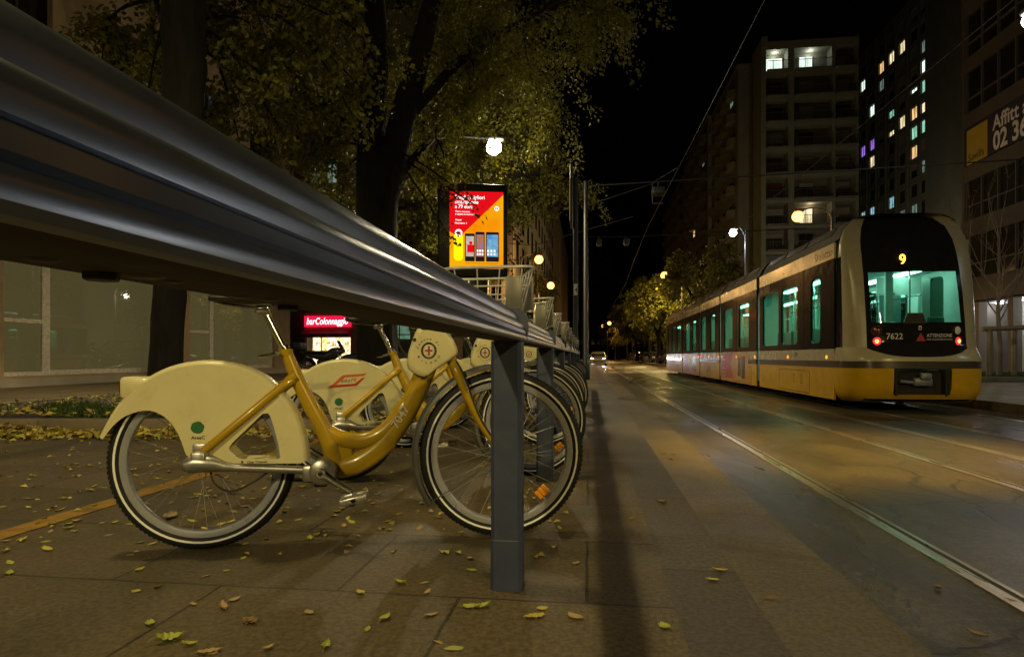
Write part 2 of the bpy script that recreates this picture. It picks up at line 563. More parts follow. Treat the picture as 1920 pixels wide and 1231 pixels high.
# ------------------------------------------------------------------ ground
def ground_mat(name, c1, c2, c3, jx, jy, mort, jcol, rough=(.45, .75), bump=.45):
    m = mat(name, c1, .6, 0, c2, 1.6, 8, ramp=(.3, .7))
    t = m.node_tree
    L = t.links.new
    b = t.nodes['Principled BSDF']
    tc = [n for n in t.nodes if n.type == 'TEX_COORD'][0]
    mx = [n for n in t.nodes if n.type == 'MIX'][0]
    fine = t.nodes.new('ShaderNodeTexNoise')
    fine.inputs['Scale'].default_value = 55
    fine.inputs['Detail'].default_value = 6
    fine.inputs['Roughness'].default_value = .7
    L(tc.outputs['Object'], fine.inputs['Vector'])
    m2 = t.nodes.new('ShaderNodeMix')
    m2.data_type = 'RGBA'
    m2.blend_type = 'MULTIPLY'
    m2.inputs[0].default_value = .75
    rr = t.nodes.new('ShaderNodeMapRange')
    rr.inputs[1].default_value, rr.inputs[2].default_value, rr.inputs[3].default_value, rr.inputs[4].default_value = .41, .60, .5, 1.45
    L(fine.outputs[0], rr.inputs[0])
    L(mx.outputs[2], m2.inputs[6])
    L(rr.outputs[0], m2.inputs[7])
    last = m2.outputs[2]
    # slab tone and joints
    wob = t.nodes.new('ShaderNodeTexNoise')
    wob.inputs['Scale'].default_value = 7
    wob.inputs['Detail'].default_value = 4
    L(tc.outputs['Object'], wob.inputs['Vector'])
    va = t.nodes.new('ShaderNodeVectorMath')
    va.operation = 'MULTIPLY_ADD'
    va.inputs[1].default_value = (.018, .018, 0)
    L(wob.outputs['Color'], va.inputs[0])
    L(tc.outputs['Object'], va.inputs[2])
    br = t.nodes.new('ShaderNodeTexBrick')
    br.inputs['Scale'].default_value = 1
    br.inputs['Brick Width'].default_value = jx
    br.inputs['Row Height'].default_value = jy
    br.inputs['Mortar Size'].default_value = mort
    br.inputs['Mortar Smooth'].default_value = .3
    br.inputs['Color1'].default_value = (.82, .82, .82, 1)
    br.inputs['Color2'].default_value = (1.15, 1.13, 1.1, 1)
    br.inputs['Mortar'].default_value = (*jcol, 1)
    L(va.outputs[0], br.inputs['Vector'])
    m3 = t.nodes.new('ShaderNodeMix')
    m3.data_type = 'RGBA'
    m3.blend_type = 'MULTIPLY'
    m3.inputs[0].default_value = 1
    L(last, m3.inputs[6])
    L(br.outputs['Color'], m3.inputs[7])
    # stains
    st = t.nodes.new('ShaderNodeTexNoise')
    st.inputs['Scale'].default_value = .9
    st.inputs['Detail'].default_value = 5
    st.inputs['Distortion'].default_value = 1.0
    L(tc.outputs['Object'], st.inputs['Vector'])
    sr = t.nodes.new('ShaderNodeMapRange')
    sr.inputs[1].default_value, sr.inputs[2].default_value = .52, .7
    L(st.outputs[0], sr.inputs[0])
    m4 = t.nodes.new('ShaderNodeMix')
    m4.data_type = 'RGBA'
    m4.inputs[7].default_value = (*c3, 1)
    sm = t.nodes.new('ShaderNodeMath')
    sm.operation = 'MULTIPLY'
    sm.inputs[1].default_value = .5
    L(sr.outputs[0], sm.inputs[0])
    L(sm.outputs[0], m4.inputs[0])
    L(m3.outputs[2], m4.inputs[6])
    L(m4.outputs[2], b.inputs['Base Color'])
    ro = t.nodes.new('ShaderNodeMapRange')
    ro.inputs[1].default_value, ro.inputs[2].default_value = .3, .7
    ro.inputs[3].default_value, ro.inputs[4].default_value = rough
    L(st.outputs[0], ro.inputs[0])
    L(ro.outputs[0], b.inputs['Roughness'])
    ad = t.nodes.new('ShaderNodeMath')
    ad.operation = 'MULTIPLY_ADD'
    ad.inputs[1].default_value = -1.2
    L(br.outputs['Fac'], ad.inputs[0])
    L(fine.outputs[0], ad.inputs[2])
    bp = t.nodes.new('ShaderNodeBump')
    bp.inputs['Strength'].default_value = bump
    bp.inputs['Distance'].default_value = .01
    L(ad.outputs[0], bp.inputs['Height'])
    L(bp.outputs[0], b.inputs['Normal'])
    return m

M['paving'] = ground_mat('sidewalk_slabs', (.112, .084, .040), (.076, .058, .029), (.045, .035, .02), .78, .62, .006, (.25, .22, .2))
M['kerb'] = ground_mat('kerb_granite', (.078, .064, .045), (.058, .049, .036), (.04, .035, .027), 60, 1.1, .006, (.3, .27, .25))
M['gutter'] = ground_mat('gutter_stone', (.125, .095, .042), (.09, .07, .034), (.05, .04, .026), 60, 1.9, .006, (.5, .45, .4), (.35, .7), .35)
M['platform'] = ground_mat('platform_paving', (.16, .125, .08), (.12, .095, .065), (.08, .065, .045), 1.0, .5, .008, (.35, .32, .3))

def road_mat():
    m = mat('asphalt', (.066, .050, .020), .5, 0, (.036, .028, .013), .55, 9, ramp=(.35, .62))
    t = m.node_tree
    L = t.links.new
    b = t.nodes['Principled BSDF']
    tc = [n for n in t.nodes if n.type == 'TEX_COORD'][0]
    mx = [n for n in t.nodes if n.type == 'MIX'][0]
    fine = t.nodes.new('ShaderNodeTexNoise')
    fine.inputs['Scale'].default_value = 75
    fine.inputs['Detail'].default_value = 5
    fine.inputs['Roughness'].default_value = .75
    L(tc.outputs['Object'], fine.inputs['Vector'])
    rr = t.nodes.new('ShaderNodeMapRange')
    rr.inputs[1].default_value, rr.inputs[2].default_value, rr.inputs[3].default_value, rr.inputs[4].default_value = .41, .60, .45, 1.7
    L(fine.outputs[0], rr.inputs[0])
    m2 = t.nodes.new('ShaderNodeMix')
    m2.data_type = 'RGBA'
    m2.blend_type = 'MULTIPLY'
    m2.inputs[0].default_value = .8
    L(mx.outputs[2], m2.inputs[6])
    L(rr.outputs[0], m2.inputs[7])
    sp = t.nodes.new('ShaderNodeTexNoise')
    sp.inputs['Scale'].default_value = 24
    sp.inputs['Detail'].default_value = 3
    sp.inputs['Roughness'].default_value = .8
    L(tc.outputs['Object'], sp.inputs['Vector'])
    sr = t.nodes.new('ShaderNodeMapRange')
    sr.inputs[1].default_value, sr.inputs[2].default_value, sr.inputs[3].default_value, sr.inputs[4].default_value = .40, .62, .62, 1.5
    L(sp.outputs[0], sr.inputs[0])
    m22 = t.nodes.new('ShaderNodeMix')
    m22.data_type = 'RGBA'
    m22.blend_type = 'MULTIPLY'
    m22.inputs[0].default_value = .9
    L(m2.outputs[2], m22.inputs[6])
    L(sr.outputs[0], m22.inputs[7])
    m2 = m22
    # sharp-edged tar repairs and worn pale strips
    tn = t.nodes.new('ShaderNodeTexNoise')
    tn.inputs['Scale'].default_value = .75
    tn.inputs['Detail'].default_value = 10
    tn.inputs['Roughness'].default_value = .62
    tn.inputs['Distortion'].default_value = .8
    tm = t.nodes.new('ShaderNodeMapping')
    tm.inputs['Scale'].default_value = (1.3, .5, 1)
    tm.inputs['Location'].default_value = (3.1, 1.7, 0)
    L(tc.outputs['Object'], tm.inputs[0])
    L(tm.outputs[0], tn.inputs['Vector'])
    tr_ = t.nodes.new('ShaderNodeMapRange')
    tr_.inputs[1].default_value, tr_.inputs[2].default_value = .515, .535
    tr_.inputs[3].default_value, tr_.inputs[4].default_value = 1.06, .72
    L(tn.outputs[0], tr_.inputs[0])
    m25 = t.nodes.new('ShaderNodeMix')
    m25.data_type = 'RGBA'
    m25.blend_type = 'MULTIPLY'
    m25.inputs[0].default_value = 1
    L(m2.outputs[2], m25.inputs[6])
    L(tr_.outputs[0], m25.inputs[7])
    m2 = m25
    # cracks: thin lines between stretched cells, only in places
    dis = t.nodes.new('ShaderNodeTexNoise')
    dis.inputs['Scale'].default_value = 1.3
    dis.inputs['Detail'].default_value = 6
    L(tc.outputs['Object'], dis.inputs['Vector'])
    va = t.nodes.new('ShaderNodeVectorMath')
    va.operation = 'MULTIPLY_ADD'
    va.inputs[1].default_value = (.7, .7, 0)
    L(dis.outputs['Color'], va.inputs[0])
    L(tc.outputs['Object'], va.inputs[2])
    vo = t.nodes.new('ShaderNodeTexVoronoi')
    vo.feature = 'DISTANCE_TO_EDGE'
    vo.inputs['Scale'].default_value = 1.15
    L(va.outputs[0], vo.inputs['Vector'])
    ck = t.nodes.new('ShaderNodeMapRange')
    ck.inputs[1].default_value, ck.inputs[2].default_value = .005, .016
    L(vo.outputs[0], ck.inputs[0])
    wh = t.nodes.new('ShaderNodeTexNoise')
    wh.inputs['Scale'].default_value = .5
    wh.inputs['Detail'].default_value = 2
    L(tc.outputs['Object'], wh.inputs['Vector'])
    wr = t.nodes.new('ShaderNodeMapRange')
    wr.inputs[1].default_value, wr.inputs[2].default_value = .42, .50
    L(wh.outputs[0], wr.inputs[0])
    mxx = t.nodes.new('ShaderNodeMath')
    mxx.operation = 'MAXIMUM'
    inv = t.nodes.new('ShaderNodeMath')
    inv.operation = 'SUBTRACT'
    inv.inputs[0].default_value = 1
    L(wr.outputs[0], inv.inputs[1])
    L(inv.outputs[0], mxx.inputs[0])
    L(ck.outputs[0], mxx.inputs[1])
    m3 = t.nodes.new('ShaderNodeMix')
    m3.data_type = 'RGBA'
    m3.inputs[6].default_value = (.012, .011, .01, 1)
    L(mxx.outputs[0], m3.inputs[0])
    L(m2.outputs[2], m3.inputs[7])
    L(m3.outputs[2], b.inputs['Base Color'])
    # damp sheen, streaked along the street
    mp = t.nodes.new('ShaderNodeMapping')
    mp.inputs['Scale'].default_value = (1, .35, 1)
    L(tc.outputs['Object'], mp.inputs[0])
    wet = t.nodes.new('ShaderNodeTexNoise')
    wet.inputs['Scale'].default_value = .8
    wet.inputs['Detail'].default_value = 7
    wet.inputs['Distortion'].default_value = .6
    L(mp.outputs[0], wet.inputs['Vector'])
    ro = t.nodes.new('ShaderNodeMapRange')
    ro.inputs[1].default_value, ro.inputs[2].default_value, ro.inputs[3].default_value, ro.inputs[4].default_value = .38, .62, .27, .55
    L(wet.outputs[0], ro.inputs[0])
    L(ro.outputs[0], b.inputs['Roughness'])
    b.inputs['Specular IOR Level'].default_value = .30
    bp = t.nodes.new('ShaderNodeBump')
    bp.inputs['Strength'].default_value = .4
    bp.inputs['Distance'].default_value = .008
    ad = t.nodes.new('ShaderNodeMath')
    ad.operation = 'MULTIPLY_ADD'
    ad.inputs[1].default_value = 1.0
    L(mxx.outputs[0], ad.inputs[0])
    L(fine.outputs[0], ad.inputs[2])
    L(ad.outputs[0], bp.inputs['Height'])
    L(bp.outputs[0], b.inputs['Normal'])
    return m
M['road'] = road_mat()
M['paint'] = mat('worn_road_paint', (.5, .47, .38), .6, 0, (.09, .08, .06), 9, 8, ramp=(.42, .62), bump=.1)
M['yellowpaint'] = mat('worn_yellow_paint', (.34, .185, .010), .6, 0, (.15, .09, .018), 14, 8, ramp=(.4, .7), bump=.1)
M['railsteel'] = mat('polished_rail_steel', (.56, .47, .33), .24, 1, (.38, .31, .22), 5, rough2=.42, stretch=(4, .3, 1))
M['groove'] = mat('rail_groove', (.02, .018, .015), .7, 0, (.035, .03, .024), 20)
M['soil'] = mat('planting_soil', (.07, .052, .03), .9, 0, (.035, .03, .018), 7, 8, bump=.7, bscale=30)

def sheet(name, x0, x1, y0, y1, z, m, thick=.05, kind='structure'):
    b = MB().box(x0, x1, y0, y1, z - thick, z)
    return tag(b.build(name, m), kind=kind)
sheet('ground', -260, 260, -60, 700, ROAD_Z - .25, M['soil'], .2)
sheet('pavement', -60, .25, -20, 330, 0, M['paving'], .35)
sheet('kerb', .25, .5, -20, 330, -.002, M['kerb'], .33)
sheet('gutter', .5, 1.07, -20, 330, ROAD_Z + .004, M['gutter'], .1)
sheet('road', .49, 6.95, -20, 330, ROAD_Z, M['road'], .12)
sheet('tram_platform', 6.95, 60, -20, 330, PLAT_Z, M['platform'], .28)

# rails: two tracks, each a thing with two rails
def track(xs, label):
    t = thing('tram_track', (xs[0], 0, ROAD_Z), 0, label, 'tram track', 'tram tracks in the road')
    for x in xs:
        d = x - xs[0]
        for a, b_, z in ((-.055, 0.005, .008), (.038, .06, .006)):
            MB().box(d + a, d + b_, -15, 320, -.05, z).build('rail', M['railsteel'], t)
        MB().box(d + .005, d + .038, -15, 320, -.05, .0015).build('groove', M['groove'], t)
track((1.63, 3.04), 'near pair of grooved steel rails set in the bare asphalt beside the kerb')
track((4.82, 6.22), 'grooved steel rails under the tram')

def paint(x0, x1, y0, y1, name='road_marking', m='paint'):
    return MB().box(x0, x1, y0, y1, ROAD_Z - .02, ROAD_Z + .004)
pm_ = MB()
for k in range(7):
    pm_.add(*((lambda b: (b.v, b.f))(paint(1.15 + k * .98, 1.72 + k * .98, 35, 39.5))))
tag(pm_.build('zebra_crossing', M['paint']), kind='structure')
pm_ = MB()
for k in range(7):
    pm_.add(*((lambda b: (b.v, b.f))(paint(1.15 + k * .98, 1.72 + k * .98, 50, 54))))
tag(pm_.build('zebra_crossing', M['paint']), kind='structure')
M['paleseam'] = mat('pale_concrete_seam', (.15, .13, .10), .45, 0, (.06, .055, .045), 3, 8, ramp=(.35, .6), bump=.15, stretch=(1, .3, 1))
tag(paint(3.86, 4.0, -15, 320).build('lane_seam', M['paleseam']), kind='structure')
# yellow line on the pavement
F = lambda u, v, w_: V((u, v, w_))
tag(MB().plate([(-2.52, 0.2), (-2.40, 0.2), (-2.33, 3.3), (-2.32, 5.2), (-2.44, 5.2), (-2.46, 3.0)], (), .004, F).build('yellow_line', M['yellowpaint']), kind='structure')
# ------------------------------------------------------------------ bicycle rack
PX = -.2575
PROF = [(-.290, .150), (-.278, .1545), (-.265, .1575), (-.252, .1545), (-.243, .146), (-.238, .134), (-.236, .1275), (-.2345, .1195),
        (-.228, .1165), (-.221, .110), (-.2165, .100), (-.215, .0908), (-.2182, .0892), (-.2137, .0865), (-.211, .080), (-.2085, .0745),
        (-.2135, .0715), (-.2112, .0685), (-.2078, .063), (-.2070, .056), (-.2100, .0515), (-.2155, .0495),
        (-.300, .0495), (-.305, .052), (-.308, .058), (-.307, .065), (-.303, .0705), (-.3065, .0745), (-.303, .086), (-.2985, .0905),
        (-.3000, .0995), (-.296, .109), (-.289, .1165), (-.2825, .1195), (-.281, .1275), (-.283, .138)]
POST_Y = [1.966 + 1.70 * k for k in range(8)]
rack = thing('bicycle_rack', (-.262, 1.966, 0), 0, 'long grooved dark metal docking rail on square posts, running past the camera beside the kerb', 'bicycle rack')
ox, oy = -.262, 1.966
rings = []
ys = [-1.7, -.5, -.1] + [round(.05 + .12 * k, 3) for k in range(16)] + [2.05]
b = MB()
b.loft([[V((x - ox, y - oy, h + CAM_H)) for x, h in PROF] for y in ys], True, True)
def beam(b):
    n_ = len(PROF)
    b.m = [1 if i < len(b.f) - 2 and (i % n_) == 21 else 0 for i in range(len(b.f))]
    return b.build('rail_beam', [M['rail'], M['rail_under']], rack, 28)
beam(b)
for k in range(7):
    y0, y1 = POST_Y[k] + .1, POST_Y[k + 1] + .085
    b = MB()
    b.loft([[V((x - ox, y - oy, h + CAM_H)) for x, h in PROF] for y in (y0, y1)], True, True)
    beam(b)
def prof_scale(k):
    cx, cz = -.2575, .104
    return [((x - cx) * k + cx, (h - cz) * k + cz) for x, h in PROF]
OUT = [(-.2575 + .058 * math.cos(a), .104 + .063 * math.sin(a)) for a in [2 * PI * i / 28 for i in range(28)]]
OUT = [(max(min(x, -.2035), -.3115), max(min(h, .1615), .046)) for x, h in OUT]
for k in range(8):
    y = POST_Y[k] + .088
    b = MB()
    b.loft([[V((x - ox, yy - oy, h + CAM_H)) for x, h in OUT] for yy in (y - .014, y + .014)], True, True)
    b.build('joint_band', M['post'], rack, 35)
    p = MB()
    c_ = .0485
    pr = lambda w_, ch: [(-w_, -w_ + ch), (-w_ + ch, -w_), (w_ - ch, -w_), (w_, -w_ + ch), (w_, w_ - ch), (w_ - ch, w_), (-w_ + ch, w_), (-w_, w_ - ch)]
    lv = [(0, .0500), (.158, .0500), (.1605, .0485), (CAM_H + .0488, .0485)]
    p.loft([[V((x, y - .088 - oy + yy, z)) for x, yy in pr(w_, .011)] for z, w_ in lv], True, True)
    p.build('post', M['post'], rack, 20)
# bolts and drain holes underneath
def under(px_, py_):
    s_, c2 = math.sin(math.atan(145 / 1150)), math.cos(math.atan(145 / 1150))
    rx, ry, rz = (px_ - 960) / 1150, 1, (668 - py_) / 1150
    t_ = .0495 / rz
    return t_ * (c2 * rx - s_), t_ * (s_ * rx + c2)
for px_, py_, r_, hx in ((190, 512, .010, 6), (80, 486, .0085, 20), (270, 518, .012, 20), (325, 527, .007, 20), (455, 556, .010, 20), (505, 561, .010, 20), (530, 573, .011, 6), (560, 577, .008, 20),
                         (700, 608, .012, 20), (795, 617, .013, 20), (840, 622, .013, 20)):
    b = MB()
    x, y = under(px_, py_)
    x = max(min(x, -.222), -.292)
    if hx == 6:
        b.lathe([(0, -.0045), (r_ * .92, -.0045), (r_, -.0035), (r_, 0)], (x - ox, y - oy, CAM_H + .0495), 'z', 6)
    else:
        b.lathe([(0, -.0012), (r_ * .7, -.0012), (r_, 0)], (x - ox, y - oy, CAM_H + .0495), 'z', 20)
    b.build('bolt' if hx == 6 else 'drain_hole', M['black'], rack, 30)

# ------------------------------------------------------------------ share bicycle; local x forward from the rear hub, y to the left, z up
WB, HUB = 1.164, .341
def make_bike():
    t = thing('share_bicycle')
    SF = lambda y0, sg=1: (lambda u, v, w_: V((u, y0 - sg * w_, v)))      # plate in the bicycle's plane, facing right (-y)
    # rear mudguard
    outer = cr([(-.342, .437), (-.312, .499), (-.283, .548), (-.239, .603), (-.184, .648), (-.111, .686), (-.019, .708), (.075, .706),
                (.152, .688), (.229, .648), (.288, .588), (.337, .512), (.366, .422), (.377, .332)], 3)
    inner = cr([(-.060, .403), (-.078, .452), (-.111, .502), (-.155, .532), (-.199, .538), (-.257, .520), (-.301, .484), (-.337, .434)], 3)
    body = outer + [(.365, .326), (.25, .329), (.06, .334), (-.03, .352), (-.05, .372)] + inner
    win = [(.225, .520), (.245, .522), (.254, .510), (.268, .466), (.284, .400), (.291, .352), (.283, .346), (.150, .349), (.132, .356), (.106, .384), (.104, .392), (.117, .412)]
    g = MB()
    for sg in (1, -1):
        g.plate(body, [win], .004, (lambda u, v, w_, sg=sg: V((u, -sg * (.044 + w_), v))))
    n_ = len(outer)
    def off(i, d):
        a, b_ = V(outer[max(i - 1, 0)]), V(outer[min(i + 1, n_ - 1)])
        q = (b_ - a).normalized()
        return outer[i][0] - q.y * d, outer[i][1] + q.x * d
    bands = []
    for i in range(n_):
        row = []
        for yy, d in ((-.048, .0), (-.044, .007), (-.034, .013), (-.02, .016), (0, .017), (.02, .016), (.034, .013), (.044, .007), (.048, 0)):
            q = off(i, d)
            row.append(V((q[0], yy, q[1])))
        bands.append(row)
    g.loft(bands, False)
    guard = g.build('rear_mudguard', M['cream'], t, 40)
    # stickers
    fr = lambda u, v, w_: V((u, -.0485 - w_, v))
    st = MB()
    blob = [(-.008 + (.024 + .0012 * math.sin(k * 2.1)) * math.cos(k * PI / 9), .472 + (.023 + .001 * math.cos(k * 1.7)) * math.sin(k * PI / 9)) for k in range(18)]
    st.plate(blob, (), .0008, fr)
    st.build('green_sticker', M['darkgreen'], guard)
    le = MB()
    le.text('AreaC', (-.006, -.0494, .428), (1, 0, 0), (0, 0, 1), .0185, 0, .012, 'c')
    le.text('Clear Channel', (.205, -.0494, .3325), (1, 0, 0), (0, 0, 1), .0125, 0, .012, 'c')
    le.plate([(.148, .333), (.155, .333), (.155, .342), (.148, .342)], (), .0008, fr)
    le.build('lettering', M['ink'], guard)
    # tail light box
    tb = MB()
    tb.rbox(-.283, -.13, -.047, .047, .583, .664, .012)
    tl = tb.build('tail_light', M['cream'], t, 40)
    MB().rbox(-.288, -.279, -.036, .036, .605, .650, .004).build('lens', M['redlens'], tl, 40)
    # frame
    f = MB()
    f.tube([(.300, 0, .765), (.312, 0, .735), (.343, 0, .655), (.39, 0, .558), (.441, 0, .462), (.470, 0, .39), (.492, 0, .30)], [.022, .024, .027, .031, .033, .034, .036], 14, True)
    f.lathe([(.024, -.012), (.0262, -.012), (.0262, .012), (.024, .012)], (.303, 0, .757), 'z', 14)
    f.tube(cr([(.470, 0, .318), (.51, 0, .300), (.58, 0, .315), (.67, 0, .378), (.745, 0, .475), (.80, 0, .575), (.845, 0, .68), (.88, 0, .79)], 4),
           .041, 14, True, flat=.72)
    f.tube(cr([(.430, 0, .462), (.470, 0, .432), (.53, 0, .407), (.60, 0, .402), (.665, 0, .425), (.72, 0, .475), (.77, 0, .55)], 4), [.034] * 24 + [.03], 12, True, flat=.8)
    f.rbox(.455, .56, -.014, .014, .28, .42, .012)
    for sg in (-1, 1):
        f.tube([(.335, sg * .022, .652), (.30, sg * .052, .626), (.02, sg * .062, .386), (0, sg * .062, .362)], [.018, .0165, .0155, .014], 10)
    f.tube([(.29, -.03, .625), (.345, -.025, .668)], [.013, .022], 10)
    f.tube([(.28, .055, .61), (.345, .02, .66)], [.015, .022], 10)
    frame = f.build('frame', M['yellow'], t, 45)
    nm = MB()
    return t, frame, guard, nm

def finish_bike(t, frame):
    # shaft drive, cranks, pedals
    s = MB()
    s.tube([(-.03, -.085, .335), (.0, -.085, .343), (.06, -.085, .338), (.10, -.085, .327), (.14, -.085, .322), (.40, -.082, .305), (.46, -.08, .298)],
           [.030, .035, .030, .019, .0155, .0155, .022], 12)
    s.rbox(-.014, .038, -.112, -.065, .318, .386, .007)
    s.rbox(.38, .46, -.103, -.062, .262, .325, .01)
    s.rbox(-.02, .04, -.066, -.05, .36, .412, .005)
    s.lathe([(0, -.108), (.04, -.108), (.05, -.1), (.052, -.06), (.04, -.03), (.04, .05), (0, .06)], (.452, 0, .298), 'y', 28)
    s.ball((-.03, -.09, .338), .024, 12, 8)
    s.rod((.452, .05, .298), (.452, .10, .298), .012)
    s.build('drive_shaft', M['alu'], t, 40)
    for sg, dx, dz in ((-1, .130, -.082), (1, -.130, .082)):
        c = MB()
        y0 = sg * .112
        c.tube([(.452, y0, .298), (.452 + dx * .25, y0 + sg * .012, .298 + dz * .25), (.452 + dx * .7, y0 + sg * .02, .298 + dz * .7), (.452 + dx, y0 + sg * .022, .298 + dz)],
               [.021, .0155, .0125, .014], 10, flat=.75)
        c.lathe([(0, -.006), (.017, -.006), (.02, 0), (.017, .006), (0, .006)], (.452, y0 + sg * .012, .298), 'y', 18)
        ck = c.build('crank', M['chrome'], t, 45)
        MB().lathe([(0, -.003), (.008, -.003), (.008, .003), (0, .003)], (.452, y0 + sg * .02, .298), 'y', 14).build('axle_bolt', M['black'], ck, 40)
        p = MB()
        px, pz = .452 + dx, .298 + dz
        y1, y2 = y0 + sg * .035, y0 + sg * .125
        ya, yb = min(y1, y2), max(y1, y2)
        Rm = Matrix.Translation(V((px, 0, pz))) @ Matrix.Rotation(R(-12), 4, 'Y')
        p.rbox(-.05, -.036, ya, yb, -.013, .013, .004, Rm)
        p.rbox(.036, .05, ya, yb, -.013, .013, .004, Rm)
        p.rbox(-.04, .04, ya, ya + .012, -.012, .012, .004, Rm)
        p.rbox(-.04, .04, yb - .012, yb, -.012, .012, .004, Rm)
        p.rbox(-.012, .012, ya, yb, -.011, .011, .004, Rm)
        pe = p.build('pedal', M['alu'], t, 40)
    # seat post and saddle
    p = MB()
    p.tube([(.302, 0, .752), (.218, 0, .925)], .0135, 14)
    p.lathe([(.019, -.015), (.022, -.015), (.022, .015), (.019, .015)], (0, 0, 0), 'z', 16, True, Matrix.Translation(V((.297, 0, .765))) @ Matrix.Rotation(R(-26), 4, 'Y'))
    p.rod((.278, -.045, .752), (.285, .03, .756), .008, 10)
    p.tube([(.278, -.04, .752), (.255, -.045, .745), (.21, -.05, .738)], [.007, .008, .006], 8, flat=.5)
    p.rbox(.19, .245, -.025, .025, .905, .94, .008)
    for sg in (-1, 1):
        p.tube(cr([(.06, sg * .035, .945), (.13, sg * .03, .935), (.22, sg * .022, .932), (.30, sg * .012, .95)], 3), .004, 6)
    p.build('seat_post', M['chrome'], t, 40)
    sd = MB()
    rings = []
    for x, hw, zt, th in ((.03, .055, .985, .03), (.05, .095, .995, .045), (.10, .105, .997, .05), (.16, .085, .993, .045), (.22, .050, .988, .036), (.28, .030, .985, .03), (.325, .022, .978, .024), (.335, .01, .97, .014)):
        rings.append([V((x, hw * math.cos(a), zt - th / 2 + th / 2 * math.sin(a) - .012 * abs(math.cos(a)))) for a in [2 * PI * k / 16 for k in range(16)]])
    sd.loft(rings, True, True)
    sd.build('saddle', M['black'], t, 50)
    # head shell
    h = MB()
    prof = cr([(.779, .690), (.776, .742), (.795, .807), (.815, .852), (.85, .875), (.90, .880), (.945, .830), (.976, .760), (.958, .735), (.926, .712), (.882, .682), (.842, .656)], 3, True)
    cx, cz = .87, .765
    lay = []
    for yy, k in ((-.066, .80), (-.064, .90), (-.055, .985), (-.035, 1.0), (0, 1.02), (.035, 1.0), (.055, .985), (.064, .90), (.066, .80)):
        lay.append([V((cx + (x - cx) * k, yy, cz + (z - cz) * k)) for x, z in prof])
    h.loft(lay, True, True)
    head = h.build('head_cover', M['cream'], t, 40)
    d = MB()
    ex, ez = .858, .763
    fh = lambda u, v, w_: V((u, -.0667 - w_, v))
    ringo = ngon(ex, ez, .031, 28, .033)
    ringi = ngon(ex, ez, .0225, 28, .026)
    d.plate(ringo, [ringi], .0008, fh)
    for k in range(9):
        a = 200 + k * 17.5
        d.text('Comune di'[k], (ex + .041 * math.cos(R(360 - a)) * 1, -.0675, ez + .041 * math.sin(R(360 - a))) if False else
               (ex - .040 * math.cos(R(15 + k * 17)), -.0675, ez + .043 * math.sin(R(15 + k * 17))),
               (math.sin(R(15 + k * 17)), 0, math.cos(R(15 + k * 17))), (-math.cos(R(15 + k * 17)), 0, math.sin(R(15 + k * 17))), .0135, 0, .006, 'c') if 'Comune di'[k] != ' ' else None
    for k in range(6):
        a = R(-150 + k * 24)
        d.text('MILANO'[k], (ex + .052 * math.cos(a) * .95, -.0675, ez + .052 * math.sin(a)), (-math.sin(a), 0, math.cos(a)), (-math.cos(a), 0, -math.sin(a)), .0125, 0, .006, 'c')
    d.plate(rrect(ex - .010, ez + .026, ex + .010, ez + .033, .002), (), .0008, fh)
    d.build('crest_wreath', M['ink'], head)
    sh = MB()
    shield = [(ex - .015, ez + .019), (ex + .015, ez + .019), (ex + .015, ez - .006), (ex + .009, ez - .016), (ex, ez - .021), (ex - .009, ez - .016), (ex - .015, ez - .006)]
    sh.plate(shield, (), .0012, fh)
    sh.build('crest_shield', M['whiteink'], head)
    cr_ = MB()
    fh2 = lambda u, v, w_: V((u, -.0681 - w_, v))
    cr_.plate([(ex - .004, ez + .018), (ex + .004, ez + .018), (ex + .004, ez + .004), (ex + .0145, ez + .004), (ex + .0145, ez - .004), (ex + .004, ez - .004), (ex + .004, ez - .018), (ex, ez - .02),
               (ex - .004, ez - .018), (ex - .004, ez - .004), (ex - .0145, ez - .004), (ex - .0145, ez + .004), (ex - .004, ez + .004)], (), .0005, fh2)
    cr_.build('crest_cross', M['redink'], head)
    k_ = MB()
    k_.lathe([(0, -.004), (.007, -.004), (.007, .002), (0, .002)], (.802, -.063, .806), 'y', 16)
    k_.build('keyhole', M['black'], head, 40)
    # fork, stem, handlebar
    f = MB()
    f.tube([(.925, 0, .80), (.948, 0, .735), (.957, 0, .71)], .022, 12)
    for sg in (-1, 1):
        f.tube(cr([(.955, sg * .018, .712), (.968, sg * .048, .685), (1.007, sg * .058, .592), (1.06, sg * .058, .482), (1.115, sg * .056, .398), (1.166, sg * .054, .345)], 4),
               [.0185] * 9 + [.0175, .0165, .0155, .0145, .0135, .013, .0125, .012, .012, .012, .012, .012, .012][:12], 10)
    f.build('fork', M['yellow'], t, 45)
    hb = MB()
    hb.tube([(.93, 0, .79), (.875, 0, .97), (.862, 0, 1.01)], .0165, 12)
    hb.tube(cr([(.70, -.29, 1.035), (.78, -.285, 1.045), (.85, -.20, 1.05), (.875, -.08, 1.02), (.875, .08, 1.02), (.85, .20, 1.05), (.78, .285, 1.045), (.70, .29, 1.035)], 4), .011, 8)
    hbar = hb.build('handlebar', M['chrome'], t, 40)
    gr = MB()
    for sg in (-1, 1):
        gr.tube([(.69, sg * .291, 1.033), (.79, sg * .282, 1.046)], .017, 10)
        gr.tube(cr([(.80, sg * .27, 1.035), (.845, sg * .235, 1.02), (.80, sg * .30, 1.012)], 3), .006, 6)
    gr.build('grip', M['black'], hbar, 40)
    cb = MB()
    cb.tube(cr([(.80, -.25, 1.04), (.74, -.12, 1.0), (.72, -.05, .90), (.745, -.03, .78), (.79, -.03, .72)], 5), .0042, 6)
    cb.build('brake_cable', M['black'], t, 40)
    cb = MB()
    cb.tube(cr([(.04, -.06, .335), (.06, -.085, .27), (.12, -.09, .235), (.19, -.08, .26), (.25, -.07, .3)], 4), .0042, 6)
    cb.build('gear_cable', M['black'], t, 40)
